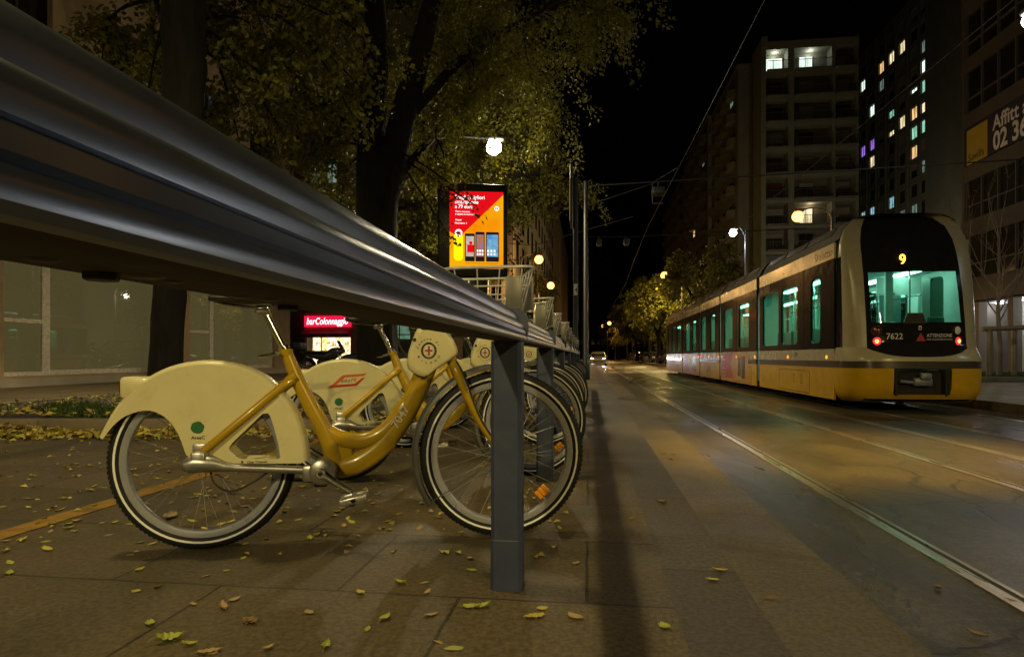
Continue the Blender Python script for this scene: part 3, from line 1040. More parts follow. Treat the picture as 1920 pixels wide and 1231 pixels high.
    cb = MB()
    cb.tube(cr([(.97, -.04, .72), (1.0, -.075, .66), (1.06, -.075, .5), (1.13, -.07, .39)], 4), .0035, 6)
    cb.build('brake_cable', M['black'], t, 40)
    # front mudguard
    m_ = MB()
    rr = []
    for k in range(31):
        a = R(72 + (214 - 72) * k / 30)
        rr.append([V((WB + (.372 + q) * math.cos(a), yy, HUB + (.372 + q) * math.sin(a))) for yy, q in ((-.030, -.022), (-.026, -.008), (-.014, 0), (0, .003), (.014, 0), (.026, -.008), (.030, -.022))])
    m_.loft(rr, False)
    for sg in (-1, 1):
        m_.rod((WB - .30, sg * .03, HUB - .19), (WB, sg * .06, HUB), .0025, 5)
    m_.build('front_mudguard', M['mudgrey'], t, 40)
    # basket of bent wire
    b = MB()
    def loop(z, x0, x1, hy, r, rad, tilt=0.0):
        b.tube([(x, y, z + (x - x0) * tilt) for x, y in rrect(x0, -hy, x1, hy, rad, 3)], r, 6, False, True)
    loop(1.075, .91, 1.27, .185, .0058, .06, .045)
    loop(1.005, .925, 1.25, .172, .0035, .05, .04)
    loop(.935, .94, 1.235, .160, .0035, .05, .03)
    loop(.865, .955, 1.215, .148, .005, .05, .02)
    for k in range(5):
        yy = -.12 + .06 * k
        b.tube([(1.265, yy * 1.2, 1.088), (1.213, yy, .872), (.957, yy, .866), (.915, yy * 1.2, 1.075)], .0028, 5)
    for k in range(4):
        xx = .985 + .065 * k
        x2 = .95 + .088 * k
        b.tube([(x2, -.184, 1.078), (xx, -.146, .866), (xx, .146, .866), (x2, .184, 1.078)], .0028, 5)
    bk = b.build('basket', M['wire'], t, 40)
    pl = MB()
    pl.rbox(1.262, 1.272, -.12, .12, .93, 1.06, .004, Matrix.Translation(V((0, 0, 0))))
    pl.rbox(1.15, 1.215, -.176, -.170, .905, 1.05, .003)
    pl.build('name_plate', M['lampcase'], bk, 40)
    hl = MB()
    hl.tube([(1.245, 0, .905), (1.29, 0, .90)], [.02, .026], 14)
    hl.rod((1.10, 0, .86), (1.25, 0, .90), .008)
    hl.build('head_lamp', M['chrome'], t, 40)
    # wheels
    for wx, front in ((0, False), (WB, True)):
        O = (wx, 0, HUB)
        tb = MB()
        tb.lathe([(.341 - .0255 + .0255 * math.cos(2 * PI * k / 12), .0225 * math.sin(2 * PI * k / 12)) for k in range(12)], O, 'y', 64, True)
        for k in range(110):
            a = 2 * PI * k / 110
            Mx = Matrix.Translation(V(O)) @ Matrix.Rotation(a, 4, 'Y')
            for sg in (-1, 1):
                tb.box(.3365, .3416, sg * .004 + (-.006 if sg < 0 else 0), sg * .004 + (0 if sg < 0 else .006), -.0065, .0055, Mx)
        tyre = tb.build('tyre', M['rubber'], None, 50)
        wl = thing('wheel', (0, 0, 0))
        wl.parent = t
        tyre.parent = wl
        sb = MB()
        for sg in (-1, 1):
            sb.lathe([(.3080, sg * .0200), (.3080, sg * .0218), (.3155, sg * .0232), (.3155, sg * .0215)], O, 'y', 64, True)
        sb.build('reflective_band', M['white_tape'], wl, 30)
        rm = MB()
        rm.lathe([(.268, -.006), (.272, -.012), (.286, -.0155), (.296, -.0155), (.296, .0155), (.286, .0155), (.272, .012), (.268, .006)], O, 'y', 64, True)
        rm.rod((wx + .277 * math.cos(R(-48)), 0, HUB + .277 * math.sin(R(-48))), (wx + .245 * math.cos(R(-48)), -.004, HUB + .245 * math.sin(R(-48))), .0042, 6)
        rm.build('rim', M['rim'], wl, 35)
        hb = MB()
        hb.lathe([(0, -.058), (.012, -.058), (.014, -.042), (.028, -.036), (.028, -.03), (.02, -.025), (.02, .025), (.03, .03), (.03, .036), (.014, .042), (.012, .058), (0, .058)], O, 'y', 18)
        hb.build('hub', M['alu'], wl, 40)
        if front:
            dr = MB()
            FR = lambda u, v, w_: V((wx + u, .044 + w_, HUB + v))
            dr.plate(ngon(0, 0, .076, 40), [ngon(.058 * math.cos(2 * PI * k / 9), .058 * math.sin(2 * PI * k / 9), .010, 8) for k in range(9)] + [ngon(0, 0, .03, 18)], .002, FR)
            dr.build('brake_disc', M['chrome'], wl, 30)
        sp = MB()
        rnd = random.Random(3)
        for k in range(32):
            a = 2 * PI * k / 32 + .04
            sg = -1 if k % 2 else 1
            a2 = a + (1 if (k // 2) % 2 else -1) * 1.15
            sp.rod((wx + .027 * math.cos(a2), sg * .032, HUB + .027 * math.sin(a2)), (wx + .275 * math.cos(a), sg * .004, HUB + .275 * math.sin(a)), .00125, 4)
        sp.build('spokes', M['spoke'], wl, 60)
        rf = MB()
        for a in ([-45] if front else [-140]):
            Mx = Matrix.Translation(V(O)) @ Matrix.Rotation(R(-a), 4, 'Y')
            for kk in range(3):
                rf.rbox(.215, .255, -.012, .006, -.028 + kk * .0185, -.0105 + kk * .0185, .003, Mx @ Matrix.Rotation(R(35), 4, 'Y') if False else Mx)
        if front:
            rf.build('reflector', M['amber'], wl, 40)
    ks = MB()
    ks.tube(cr([(.44, .03, .26), (.40, .055, .238), (.34, .06, .243), (.27, .065, .245)], 4), .0085, 8)
    ks.tube([(.275, .065, .245), (.235, .066, .247)], [.009, .02], 8, flat=.5)
    ks.rbox(.41, .46, -.02, .05, .225, .27, .008)
    ks.build('kickstand', M['black'], t, 40)

YAW = R(16.2)
B0 = V((-1.475, 2.200, 0))
STEP = 1.32
proto, frame0, guard0, _n = make_bike()
finish_bike(proto, frame0)
proto.location = B0
proto.rotation_euler = (0, 0, YAW)
tag(proto, 'yellow share bicycle nearest the camera, number 7047 on its frame, cream rear guard', 'bicycle', 'share bicycles docked along the rail')
ORD = {1: 'second share bicycle from the camera, with a red slanted emblem on its cream rear guard', 2: 'third share bicycle from the camera, its cream head cover showing right of the near post',
       3: 'fourth share bicycle from the camera, its wire basket above the rail', 4: 'fifth share bicycle from the camera, docked to the rail', 5: 'sixth share bicycle from the camera, docked to the rail',
       6: 'seventh share bicycle from the camera, docked to the rail', 7: 'third from last share bicycle at the far end of the rail', 8: 'second to last share bicycle at the far end of the rail',
       9: 'farthest share bicycle, at the end of the rail before the tall poles'}
for k in range(1, 10):
    j = random.uniform(-.03, .03) if k > 1 else 0
    bk_ = dup(proto, B0 + V((j, STEP * k, 0)), YAW + R(random.uniform(-1.5, 1.5) if k > 1 else -1.0), ORD[k])
    if k == 1:
        g2 = [c for c in bk_.children if c.name.startswith('rear_mudguard')][0]
        e = MB()
        fr = lambda u, v, w_: V((u, -.0485 - w_, v))
        e.plate([(-.07, .560), (-.045, .575), (.015, .630), (.155, .640), (.135, .625), (.03, .617), (-.02, .575)], (), .0008, fr)
        e.build('orange_emblem', M['orangeink'], g2)
        e = MB()
        e.plate([(-.075, .553), (.095, .566), (.145, .616), (.125, .612), (.085, .580), (-.05, .570)], (), .0008, fr)
        e.text('Mi', (.062, -.0494, .588), (1, 0, .06), (0, 0, 1), .034, .2, 0.0)
        e.build('red_emblem', M['redink'], g2)
        e = MB()
        e.text('bike', (.005, -.0494, .585), (1, 0, .06), (0, 0, 1), .032, .3, 0.0)
        e.build('lettering', M['ink'], g2)
# number on the nearest frame only
n = MB()
dv = V((.80 - .70, 0, .575 - .415)).normalized()
n.text('7047', V((.735, -.0335, .452)), dv, V((-dv.z, 0, dv.x)), .048, 0, .004, 'l')
n.build('number', M['whiteink'], frame0)
# ------------------------------------------------------------------ tram
M['tcream'] = mat('tram_cream_paint', (.40, .355, .22), .22, 0, (.36, .32, .20), 3, rough2=.3, spec=.35, dirt=(.22, .19, .13), dscale=2.2, dlim=(.5, .78), damt=.22)
M['tyellow'] = mat('tram_yellow_paint', (.56, .325, .012), .32, 0, (.48, .28, .010), 4, rough2=.4, spec=.22, dirt=(.18, .11, .03), dscale=2.5, dlim=(.5, .75), damt=.22)
M['tblack'] = mat('tram_black_glass', (.012, .012, .013), .07, 0, (.018, .017, .016), 6, rough2=.13, spec=.06)
M['tstripe'] = mat('tram_grey_stripe', (.045, .038, .03), .22, 0, (.06, .05, .04), 6)
M['troof'] = mat('tram_roof_fairing', (.10, .09, .075), .38, .1, (.07, .062, .05), 4, rough2=.5, bump=.02)
M['tunder'] = mat('tram_underframe', (.012, .011, .01), .8, .2, (.02, .018, .015), 14)
M['bellows'] = mat('tram_bellows_rubber', (.02, .02, .02), .7, 0, (.03, .03, .03), 30, bump=.2)
M['tint'] = mat('tram_interior_panel', (.42, .55, .50), .5, 0, (.36, .48, .44), 3)
M['seat'] = mat('tram_seat', (.07, .16, .14), .5, 0, (.05, .12, .1), 20)
M['tglass'] = glass('teal_tram_glass', (.42, .86, .72), .02, .05)
G_TUBE = emis('interior_light_tube', (.80, 1, .86), 13)
G_TAIL = emis('tail_lamp_glow', (1, .02, .045), 2.2)
G_AMB = emis('destination_digit', (1, .50, .03), 6)
G_SIDE = emis('side_marker_glow', (1, .22, .02), 3)

TX, TY = 5.52, 11.75
tram = thing('tram', (TX, TY, ROAD_Z), 0, 'cream and yellow articulated tram seen from behind, route 9 lit above its teal window', 'tram')
tram.scale = (.935, 1, 1)
def fx(sg):      # side plate: u along the street, v up, w outwards
    return lambda u, v, w_: V((sg * (1.165 + w_), u, v))
MODS = [(0.0, 4.90), (5.20, 9.65), (9.90, 13.55), (13.80, 18.05), (18.30, 24.3)]
WINS = [[(.68, 1.19), (1.99, 3.09), (3.29, 4.62)], [(6.0, 7.15), (7.95, 9.15)], [(10.65, 11.5), (12.35, 13.3)], [(14.5, 15.5), (16.15, 17.4)], [(18.85, 20.2), (20.8, 22.1), (22.7, 23.8)]]
for mi, (ya, yb) in enumerate(MODS):
    # roof and shell
    sec = [(1.2, 3.0), (1.165, 3.03), (1.12, 3.06), (1.04, 3.22), (.92, 3.38), (.74, 3.47), (.4, 3.5), (-.4, 3.5), (-.74, 3.47), (-.92, 3.38), (-1.04, 3.22), (-1.12, 3.06), (-1.165, 3.03), (-1.2, 3.0)]
    b = MB()
    b.loft([[V((x, y, z)) for x, z in sec] for y in (ya, yb)], False)
    for q in range(3):
        y0 = ya + .5 + q * (yb - ya - .6) / 3
        for sg in (-1, 1):
            Mx = Matrix.Translation(V((sg * 1.0, y0, 3.29))) @ Matrix.Rotation(sg * R(54), 4, 'Y')
            b.rbox(-.10, .10, 0, (yb - ya) / 3 - .35, -.012, .012, .008, Mx)
    car = b.build('carriage', M['troof'], tram, 25)
    for sg in (-1, 1):
        y0s = ya
        s = MB()
        s.plate([(y0s, 2.722), (yb, 2.722), (yb, 3.0), (y0s, 3.0)], (), .036, fx(sg))
        s.plate([(y0s, .862), (yb, .862), (yb, 1.078), (y0s, 1.078)], (), .035, fx(sg))
        s.build('cream_panel', M['tcream'], car)
        s = MB()
        s.plate([(y0s, .16), (yb, .16), (yb, .738), (y0s, .738)], (), .034, fx(sg))
        sk = s.build('skirt', M['tyellow'], car)
        h = MB()
        for hy in ([.35] if mi == 0 else [.2]):
            L_ = (yb - ya)
            o_ = rrect(ya + hy + (.9 if mi == 0 else .3), .20, ya + hy + (2.9 if mi == 0 else L_ * .55), .66, .06)
            i_ = rrect(ya + hy + (.9 if mi == 0 else .3) + .012, .212, ya + hy + (2.9 if mi == 0 else L_ * .55) - .012, .648, .05)
            h.plate(o_, [i_], .002, lambda u, v, w_, sg=sg: V((sg * (1.199 + w_), u, v)))
            for q in (.25, .6):
                cc = ya + hy + 1.0 + q * 1.3
                h.plate(rrect(cc, .38, cc + .1, .56, .01), [rrect(cc + .01, .39, cc + .09, .55, .008)], .002, lambda u, v, w_, sg=sg: V((sg * (1.199 + w_), u, v)))
        h.build('hatch_outline', M['tstripe'], sk)
        s = MB()
        s.plate([(y0s, .74), (yb, .74), (yb, .86), (y0s, .86)], (), .0345, fx(sg))
        s.build('stripe', M['tstripe'], car)
        s = MB()
        holes = [rrect(a, 1.2, b_, 2.46, .11) for a, b_ in WINS[mi]]
        s.plate([(y0s, 1.08), (yb, 1.08), (yb, 2.72), (y0s, 2.72)], holes, .034, fx(sg))
        for dd in ([1.6] if mi == 0 else [ya - ya + (yb - ya) * .5]):
            s.box(sg * 1.1985 - .004, sg * 1.1985 + .004, ya + dd - .012, ya + dd + .012, 1.08, 2.72)
        s.build('window_band', M['tblack'], car)
        s = MB()
        s.plate([(y0s, .36), (yb, .36), (yb, 2.58), (y0s, 2.58)], holes, .008, lambda u, v, w_, sg=sg: V((sg * (1.148 + w_), u, v)))
        s.build('inner_lining', M['tint'], car)
        for a, b_ in WINS[mi]:
            MB().plate(rrect(a - .02, 1.18, b_ + .02, 2.48, .11), (), .006, lambda u, v, w_, sg=sg: V((sg * (1.158 + w_), u, v))).build('window', M['tglass'], car)
        mk = MB()
        for q in ([.35, 2.6] if mi == 0 else [.15, (yb - ya) * .5, yb - ya - .2]):
            mk.lathe([(0, 0), (.032, 0), (.032, .012), (0, .02)], (0, 0, 0), 'x', 10, False, Matrix.Translation(V((sg * 1.2, ya + q, .93))) @ Matrix.Rotation(0 if sg > 0 else PI, 4, 'Z'))
        mk.build('side_marker', G_SIDE, car)
    # inside
    s = MB()
    s.box(-1.15, 1.15, ya, yb, .30, .36)
    s.box(-1.15, 1.15, ya, yb, 2.56, 2.60)
    if mi:
        s.box(-1.15, -.45, ya + .02, ya + .06, .36, 2.56)
        s.box(.45, 1.15, ya + .02, ya + .06, .36, 2.56)
    else:
        s.box(.95, 1.14, 1.2, 1.24, .36, 2.5)
        s.box(.0, .14, .55, .62, .36, 2.56)
        s.box(.14, .95, 1.2, 1.24, 2.15, 2.5)
        s.box(.40, .50, 1.2, 1.26, .36, 2.2)
        s.box(.66, .80, .5, .54, 1.3, 2.4)
        s.box(-1.1, 1.1, .05, .1, .36, 1.35)
    s.build('interior', M['tint'], car)
    if not mi:
        s = MB()
        s.rbox(-.80, -.46, .22, .30, 1.2, 1.70, .04)
        s.rbox(.58, .92, .22, .30, 1.2, 1.66, .04)
        s.rbox(.15, .58, 1.12, 1.16, .36, 2.15, .02)
        s.rbox(-.2, .1, .3, .42, 1.3, 1.58, .04)
        s.build('cab_seats', M['seat'], car, 40)
    s = MB()
    for sx in (-.62, .62):
        s.box(sx - .09, sx + .09, ya + .25, yb - .25, 2.53, 2.558)
    s.build('light_tube', G_TUBE, car)
    s = MB()
    yy = ya + .8
    while yy < yb - .5:
        for sx in (-.85, -.4, .85, .4) if mi else (-.85, .85):
            s.rbox(sx - .2, sx + .2, yy, yy + .07, .80, 1.52, .03)
            s.rbox(sx - .2, sx + .2, yy - .38, yy, .74, .82, .03)
        yy += 1.0
    s.build('seats', M['seat'], car, 40)
    s = MB()
    yy = ya + .5
    while yy < yb - .2:
        s.rod((-.42, yy, .36), (-.42, yy, 2.56), .017, 6)
        s.rod((.42, yy, .36), (.42, yy, 2.56), .017, 6)
        yy += 1.3
    for sx in (-.42, .42):
        s.rod((sx, ya + .1, 2.05), (sx, yb - .1, 2.05), .015, 6)
    s.build('grab_rails', M['chrome'], car, 40)
    s = MB()
    s.box(-1.02, 1.02, ya + .1, yb - .1, .13, .30)
    for q in (.3, .7):
        yq = ya + (yb - ya) * q
        for sx in (-1, 1):
            s.lathe([(0, -.06), (.27, -.06), (.27, .06), (0, .06)], (sx * .71, yq, .275), 'x', 18)
        s.box(-1.1, 1.1, yq - .5, yq + .5, .14, .24)
    s.build('underframe', M['tunder'], car)
    if mi < 4:
        s = MB()
        g = MODS[mi + 1][0]
        for q in range(4):
            y0 = yb + (g - yb) * q / 4
            y1 = yb + (g - yb) * (q + .8) / 4
            r_ = [[V((x * (.985 if q % 2 else .965), y, z if z > .3 else z)) for x, z in [(1.16, .2), (1.16, 2.9), (1.0, 3.2), (.75, 3.4), (-.75, 3.4), (-1.0, 3.2), (-1.16, 2.9), (-1.16, .2)]] for y in (y0, y1)]
            s.loft(r_, True)
        s.build('bellows', M['bellows'], car)
# adverts on the left flank
M['adred'] = mat('printed_red', (.40, .035, .03), .3, 0, (.34, .03, .025), 6)
M['adyellow'] = mat('printed_ochre', (.50, .26, .03), .3, 0, (.44, .22, .03), 6)
ad = lambda u, v, w_: V((-1.2015 - w_, u, v))
car_list = [c for c in tram.children if c.name.startswith('carriage')]
for mi, (u0, u1) in ((1, (6.05, 9.55)), (3, (14.2, 17.9))):
    o = MB().plate([(u0, .22), (u1, .22), (u1, 1.05), (u0, 1.05)], (), .002, ad).build('advert', M['adyellow'], car_list[mi])
    ad2 = lambda u, v, w_: V((-1.2045 - w_, u, v))
    MB().plate([(u1, .26), (u1, 1.05), (u1 - 1.75, 1.05), (u1 - 1.35, .72), (u1 - 1.75, .26)], (), .001, ad2).build('red_field', M['adred'], o)
    ph = MB()
    ph.plate(rrect(u0 + .35, .30, u0 + .75, .95, .03), (), .001, ad2)
    ph.plate(rrect(u0 + .85, .36, u0 + 1.2, .92, .03), (), .001, ad2)
    ph.build('printed_phones', M['tstripe'], o)
    tx = MB()
    for k, s_ in enumerate(('Scegli', 'smartphone')):
        tx.text(s_, (-1.2062, u1 - .12, .90 - .09 * k), (0, -1, 0), (0, 0, 1), .11, 0, .01)
    for k in range(3):
        tx.box(-1.2062, -1.2056, u1 - .12 - .5, u1 - .12, .55 - .12 * k, .565 - .12 * k)
    tx.build('lettering', M['whiteink'], o)
le = MB()
le.text('ATM', (-1.2025, 2.25, .93), (0, -1, 0), (0, 0, 1), .13, .35, -.006)
le.text('7622', (-1.2025, 3.0, 2.80), (0, -1, 0), (0, 0, 1), .10)
le.build('lettering', M['tstripe'], car_list[0])
lv = MB()
for k in range(6):
    lv.box(-1.205, -1.2, 4.0, 4.5, 2.52 + k * .03, 2.535 + k * .03)
lv.build('air_grille', M['troof'], car_list[0])

# rear cab: a lofted skin cut into zones
Z = [.16, .22, .30, .42, .55, .74, .86, .92, 1.0, 1.04, 1.10, 1.2, 1.35, 1.52, 1.75, 2.0, 2.2, 2.40, 2.55, 2.72, 2.86, 3.0, 3.12, 3.24, 3.34, 3.42, 3.47, 3.5]
KW = [(.16, 1.07), (.22, 1.14), (.30, 1.18), (.42, 1.198), (.92, 1.2), (1.0, 1.195), (1.04, 1.185), (1.10, 1.175), (1.2, 1.17), (2.0, 1.165), (2.55, 1.155), (2.86, 1.14), (3.0, 1.12), (3.24, 1.03), (3.42, .86), (3.47, .74), (3.5, .4)]
KD = [(.16, .52), (.22, .64), (.30, .70), (.42, .74), (.74, .76), (.92, .74), (1.0, .70), (1.04, .64), (1.10, .60), (1.2, .58), (1.52, .55), (2.0, .48), (2.40, .40), (2.72, .31), (3.0, .20), (3.24, .08), (3.42, -.10), (3.47, -.22), (3.5, -.5)]
def itp(K, z):
    for (a, p), (b_, q) in zip(K, K[1:]):
        if a <= z <= b_:
            return p + (q - p) * (z - a) / (b_ - a)
    return K[-1][1]
NE = 3.6
XB = [1.0, .999, .996, .985, .965, .93, .88, .80, .72, .65, .56, .48, .40, .28, .14]
XR = [-x for x in XB] + [0] + XB[::-1]
def cab_pt(xr, z, push=0.0):
    if .93 < z < 1.09:
        z = {1.0: .93, 1.04: .96}.get(z, z) + {1.0: .15, 1.04: .14}.get(z, 0) * min(1, abs(xr) / .72) ** 3
    w_, d = itp(KW, z), itp(KD, z)
    y = max(0, 1 - abs(xr) ** NE) ** (1 / NE)
    return V((xr * w_, -d * y - push if d > 0 else -d * 1.0 * y, z))
def zone(z0, z1, x0, x1):
    zc, xc = (z0 + z1) / 2, abs((x0 + x1) / 2)
    yr = (1 - xc ** NE) ** (1 / NE)
    if zc < .74:
        return 'skirt_rear'
    if zc < .86:
        return 'stripe_rear'
    if xc < .72 and zc > 1.0:
        if xc < .65 and 1.52 < zc < 2.40:
            return 'rear_window'
        return 'rear_mask'
    if zc > 1.10 and zc < 2.72 and yr < .50:
        return 'rear_mask'
    if zc > 3.0 and xc > .9985:
        return 'roof_skin'
    return 'cab_shell'
ZM = {'skirt_rear': M['tyellow'], 'stripe_rear': M['tstripe'], 'rear_window': M['tglass'], 'rear_mask': M['tblack'], 'cab_shell': M['tcream'], 'roof_skin': M['troof']}
zs = {}
for i in range(len(Z) - 1):
    for j in range(len(XR) - 1):
        zn = zone(Z[i], Z[i + 1], XR[j], XR[j + 1])
        if zn == 'skirt_rear' and abs((XR[j] + XR[j + 1]) / 2) < .40 and .30 < (Z[i] + Z[i + 1]) / 2 < .66:
            continue
        if zn == 'skirt_rear' and abs((XR[j] + XR[j + 1]) / 2) < .80 and Z[i] < .2:
            continue
        m_ = zs.setdefault(zn, ({}, [], []))
        idx = []
        for a, b_ in ((i, j), (i, j + 1), (i + 1, j + 1), (i + 1, j)):
            if (a, b_) not in m_[0]:
                m_[0][(a, b_)] = len(m_[1])
                m_[1].append(cab_pt(XR[b_], Z[a]))
            idx.append(m_[0][(a, b_)])
        m_[2].append(tuple(idx))
cab = None
for zn in ('cab_shell', 'skirt_rear', 'stripe_rear', 'rear_mask', 'rear_window', 'roof_skin'):
    if zn not in zs:
        continue
    b = MB()
    b.add(zs[zn][1], zs[zn][2])
    o = b.build('rear_cab' if zn == 'cab_shell' else zn, ZM[zn], tram if zn == 'cab_shell' else cab, 60)
    if zn == 'cab_shell':
        cab = o
# roof join between cab and first carriage: closing cap
b = MB()
b.box(-.40, .40, -.60, -.50, .28, .70)
b.box(-.44, -.40, -.70, -.5, .28, .72)
b.box(.40, .44, -.70, -.5, .28, .72)
b.box(-.9, .9, -.5, 0, .16, .28)
b.build('coupler_recess', M['tunder'], cab)
b = MB()
b.rbox(-.12, .20, -.70, -.58, .44, .58, .03)
b.rbox(-.02, .16, -.74, -.66, .55, .66, .02)
b.rod((-.34, -.66, .52), (-.12, -.66, .50), .03, 8)
b.build('coupler', M['lampcase'], cab, 40)
def on_face(x, z, push=.006):
    w_ = itp(KW, z)
    return cab_pt(x / w_, z, push)
for sx in (-.685, .685):
    for z, r_, m_, nm in ((1.20, .068, G_TAIL, 'tail_lamp'), (1.38, .072, M['redlens'] if sx < 0 else M['whiteink'], 'indicator_lamp')):
        p = on_face(sx, z)
        b = MB()
        Mx = Matrix.Translation(p) @ Matrix.Rotation(R(-20 if sx < 0 else 20), 4, 'Z')
        b.lathe([(0, -.022), (r_ * .6, -.020), (r_ * .92, -.008), (r_, .02)], (0, 0, 0), 'y', 20, False, Mx)
        lm = b.build(nm, m_, cab, 40)
        b = MB()
        b.lathe([(r_, -.012), (r_ * 1.2, -.012), (r_ * 1.25, .03), (r_, .03)], (0, 0, 0), 'y', 20, True, Mx)
        b.build('rim', M['tstripe'], lm, 40)
        if nm == 'tail_lamp':
            MB().lathe([(0, -.030), (.026, -.028), (.03, -.022)], (0, 0, 0), 'y', 14, False, Mx).build('lamp_core', G_AMB, lm)
fy = lambda z: on_face(0, z, .012).y
le = MB()
le.text('7622', (-.53, on_face(-.5, 1.27, .014).y, 1.235), (1, .0, 0), (0, 0, 1), .145, 0, .006)
le.text('ATTENZIONE', (.15, on_face(.3, 1.27, .014).y, 1.27), (1, .03, 0), (0, 0, 1), .078, 0, .006, width=.43)
le.text('NON ACCOSTARSI IN CURVA', (.15, on_face(.3, 1.2, .014).y, 1.215), (1, .03, 0), (0, 0, 1), .04, 0, .003, width=.43)
le.plate(rrect(.02, 1.39, .07, 1.46, .01), [rrect(.03, 1.40, .06, 1.44, .008)], .001, lambda u, v, w_: V((u, on_face(0, 1.42, .013).y - w_, v)))
le.build('lettering', M['whiteink'], cab)
b = MB()
b.plate([(-.03, 1.20), (.13, 1.20), (.05, 1.34)], (), .002, lambda u, v, w_: V((u, on_face(0.05, 1.27, .012).y - w_, v)))
b.build('warning_triangle', M['redink'], cab)
b = MB()
b.plate([(-.22, 1.50), (.16, 1.50), (.10, 1.68), (-.16, 1.68)], (), .03, lambda u, v, w_: V((u, on_face(0, 1.6, .008).y - w_ + .02, v)))
b.build('wiper_housing', M['tstripe'], cab)
b = MB()
b.text('9', (-.20, on_face(-.15, 2.62, .02).y, 2.53), (1, 0, 0), (0, 0, 1), .26, 0, .010, width=.11)
b.build('route_number', G_AMB, cab)
le = MB()
le.text('Sirietto', (-1.2035, 1.02, 2.78), (0, -1, 0), (0, 0, 1), .22, .3, .006, width=.95)
le.build('side_lettering', M['tstripe'], cab)
# ------------------------------------------------------------------ buildings
M['wall_ochre'] = mat('ochre_render_wall', (.30, .22, .12), .8, 0, (.24, .17, .09), 2.5, 7, bump=.15, bscale=40)
M['wall_stone'] = mat('pale_stone_wall', (.32, .28, .21), .75, 0, (.25, .215, .16), 1.6, 7, bump=.12, bscale=30)
M['wall_dark'] = mat('dark_cladding', (.085, .065, .045), .6, 0, (.06, .046, .03), 1.5, 5)
M['concrete'] = mat('aged_concrete', (.17, .165, .12), .8, 0, (.13, .125, .09), .7, 8, bump=.1, bscale=12)
M['concrete_dark'] = mat('brown_concrete', (.13, .12, .085), .8, 0, (.10, .092, .065), .6, 8)
M['frame'] = mat('pale_window_frame', (.62, .56, .42), .5, 0, (.38, .35, .28), 12)
M['frame_dark'] = mat('dark_window_frame', (.05, .045, .04), .5, .2, (.035, .03, .028), 12)
M['pane'] = mat('dark_window_glass', (.012, .013, .012), .06, 0, (.02, .02, .018), .8, rough2=.1)
M['shop_pane'] = mat('shop_window_glass', (.05, .046, .02), .012, 0, (.03, .03, .015), .7, rough2=.025, spec=1, emit=(.68, .56, .22), estr=.085)
M['shutter'] = mat('grey_shutter', (.23, .20, .15), .6, .1, (.18, .16, .12), 3, stretch=(1, 1, 14))
M['office_band'] = mat('office_spandrel', (.075, .066, .052), .6, 0, (.058, .052, .04), .8, 6)
M['mullion'] = mat('office_mullion', (.15, .135, .11), .5, .2, (.11, .10, .08), 4)
M['balcony'] = mat('balcony_slab', (.12, .115, .085), .8, 0, (.09, .085, .065), 2)
M['railing'] = mat('balcony_railing', (.08, .075, .06), .6, .2, (.06, .055, .045), 12)
M['rednight'] = mat('dark_red_blind', (.10, .014, .012), .8, 0, (.07, .01, .01), 6)
LIT = {'white': emis('lit_window_white', (.92, 1, .92), 1.6, (.55, .75, .60), 1.2, stretch=(2.6, 2.6, .45)), 'warm': emis('lit_window_warm', (1, .66, .28), 1.1, (.55, .30, .10), 1.3, stretch=(2.6, 2.6, .45)),
       'cream': emis('lit_window_cream', (1, .86, .55), 1.2, (.60, .45, .22), 1.3, stretch=(2.6, 2.6, .45)), 'teal': emis('lit_window_teal', (.45, 1, .72), .8, (.2, .5, .36), 1.4, stretch=(2.6, 2.6, .45)),
       'cyan': emis('lit_window_cyan', (.45, .85, 1), .8, (.12, .25, .3), 1.8, stretch=(2.6, 2.6, .45)), 'purple': emis('lit_window_purple', (.45, .2, 1), .9, (.2, .1, .5), 1.2, stretch=(2.6, 2.6, .45)),
       'dim': emis('lit_window_dim', (.5, .75, .60), .30, (.16, .22, .18), 1.5, stretch=(2.6, 2.6, .45)), 'dimwarm': emis('lit_window_dim_warm', (.6, .42, .16), .12, (.2, .13, .05), 1.0, stretch=(2.6, 2.6, .45))}

def grid_wall(b, W0, W1, H0, H1, holes, F, depth):
    us = sorted({W0, W1} | {h[0] for h in holes} | {h[2] for h in holes})
    vs = sorted({H0, H1} | {h[1] for h in holes} | {h[3] for h in holes})
    for i in range(len(us) - 1):
        run = None
        for j in range(len(vs) - 1):
            uc, vc = (us[i] + us[i + 1]) / 2, (vs[j] + vs[j + 1]) / 2
            if any(h[0] < uc < h[2] and h[1] < vc < h[3] for h in holes):
                if run is not None:
                    b.add([F(us[i], run, 0), F(us[i + 1], run, 0), F(us[i + 1], vs[j], 0), F(us[i], vs[j], 0)], [(0, 1, 2, 3)])
                    run = None
            elif run is None:
                run = vs[j]
        if run is not None:
            b.add([F(us[i], run, 0), F(us[i + 1], run, 0), F(us[i + 1], vs[-1], 0), F(us[i], vs[-1], 0)], [(0, 1, 2, 3)])
    for u0, v0, u1, v1 in [h[:4] for h in holes]:
        c = [(u0, v0), (u1, v0), (u1, v1), (u0, v1)]
        for k in range(4):
            p, q = c[k], c[(k + 1) % 4]
            b.add([F(p[0], p[1], 0), F(q[0], q[1], 0), F(q[0], q[1], -depth), F(p[0], p[1], -depth)], [(0, 1, 2, 3)])

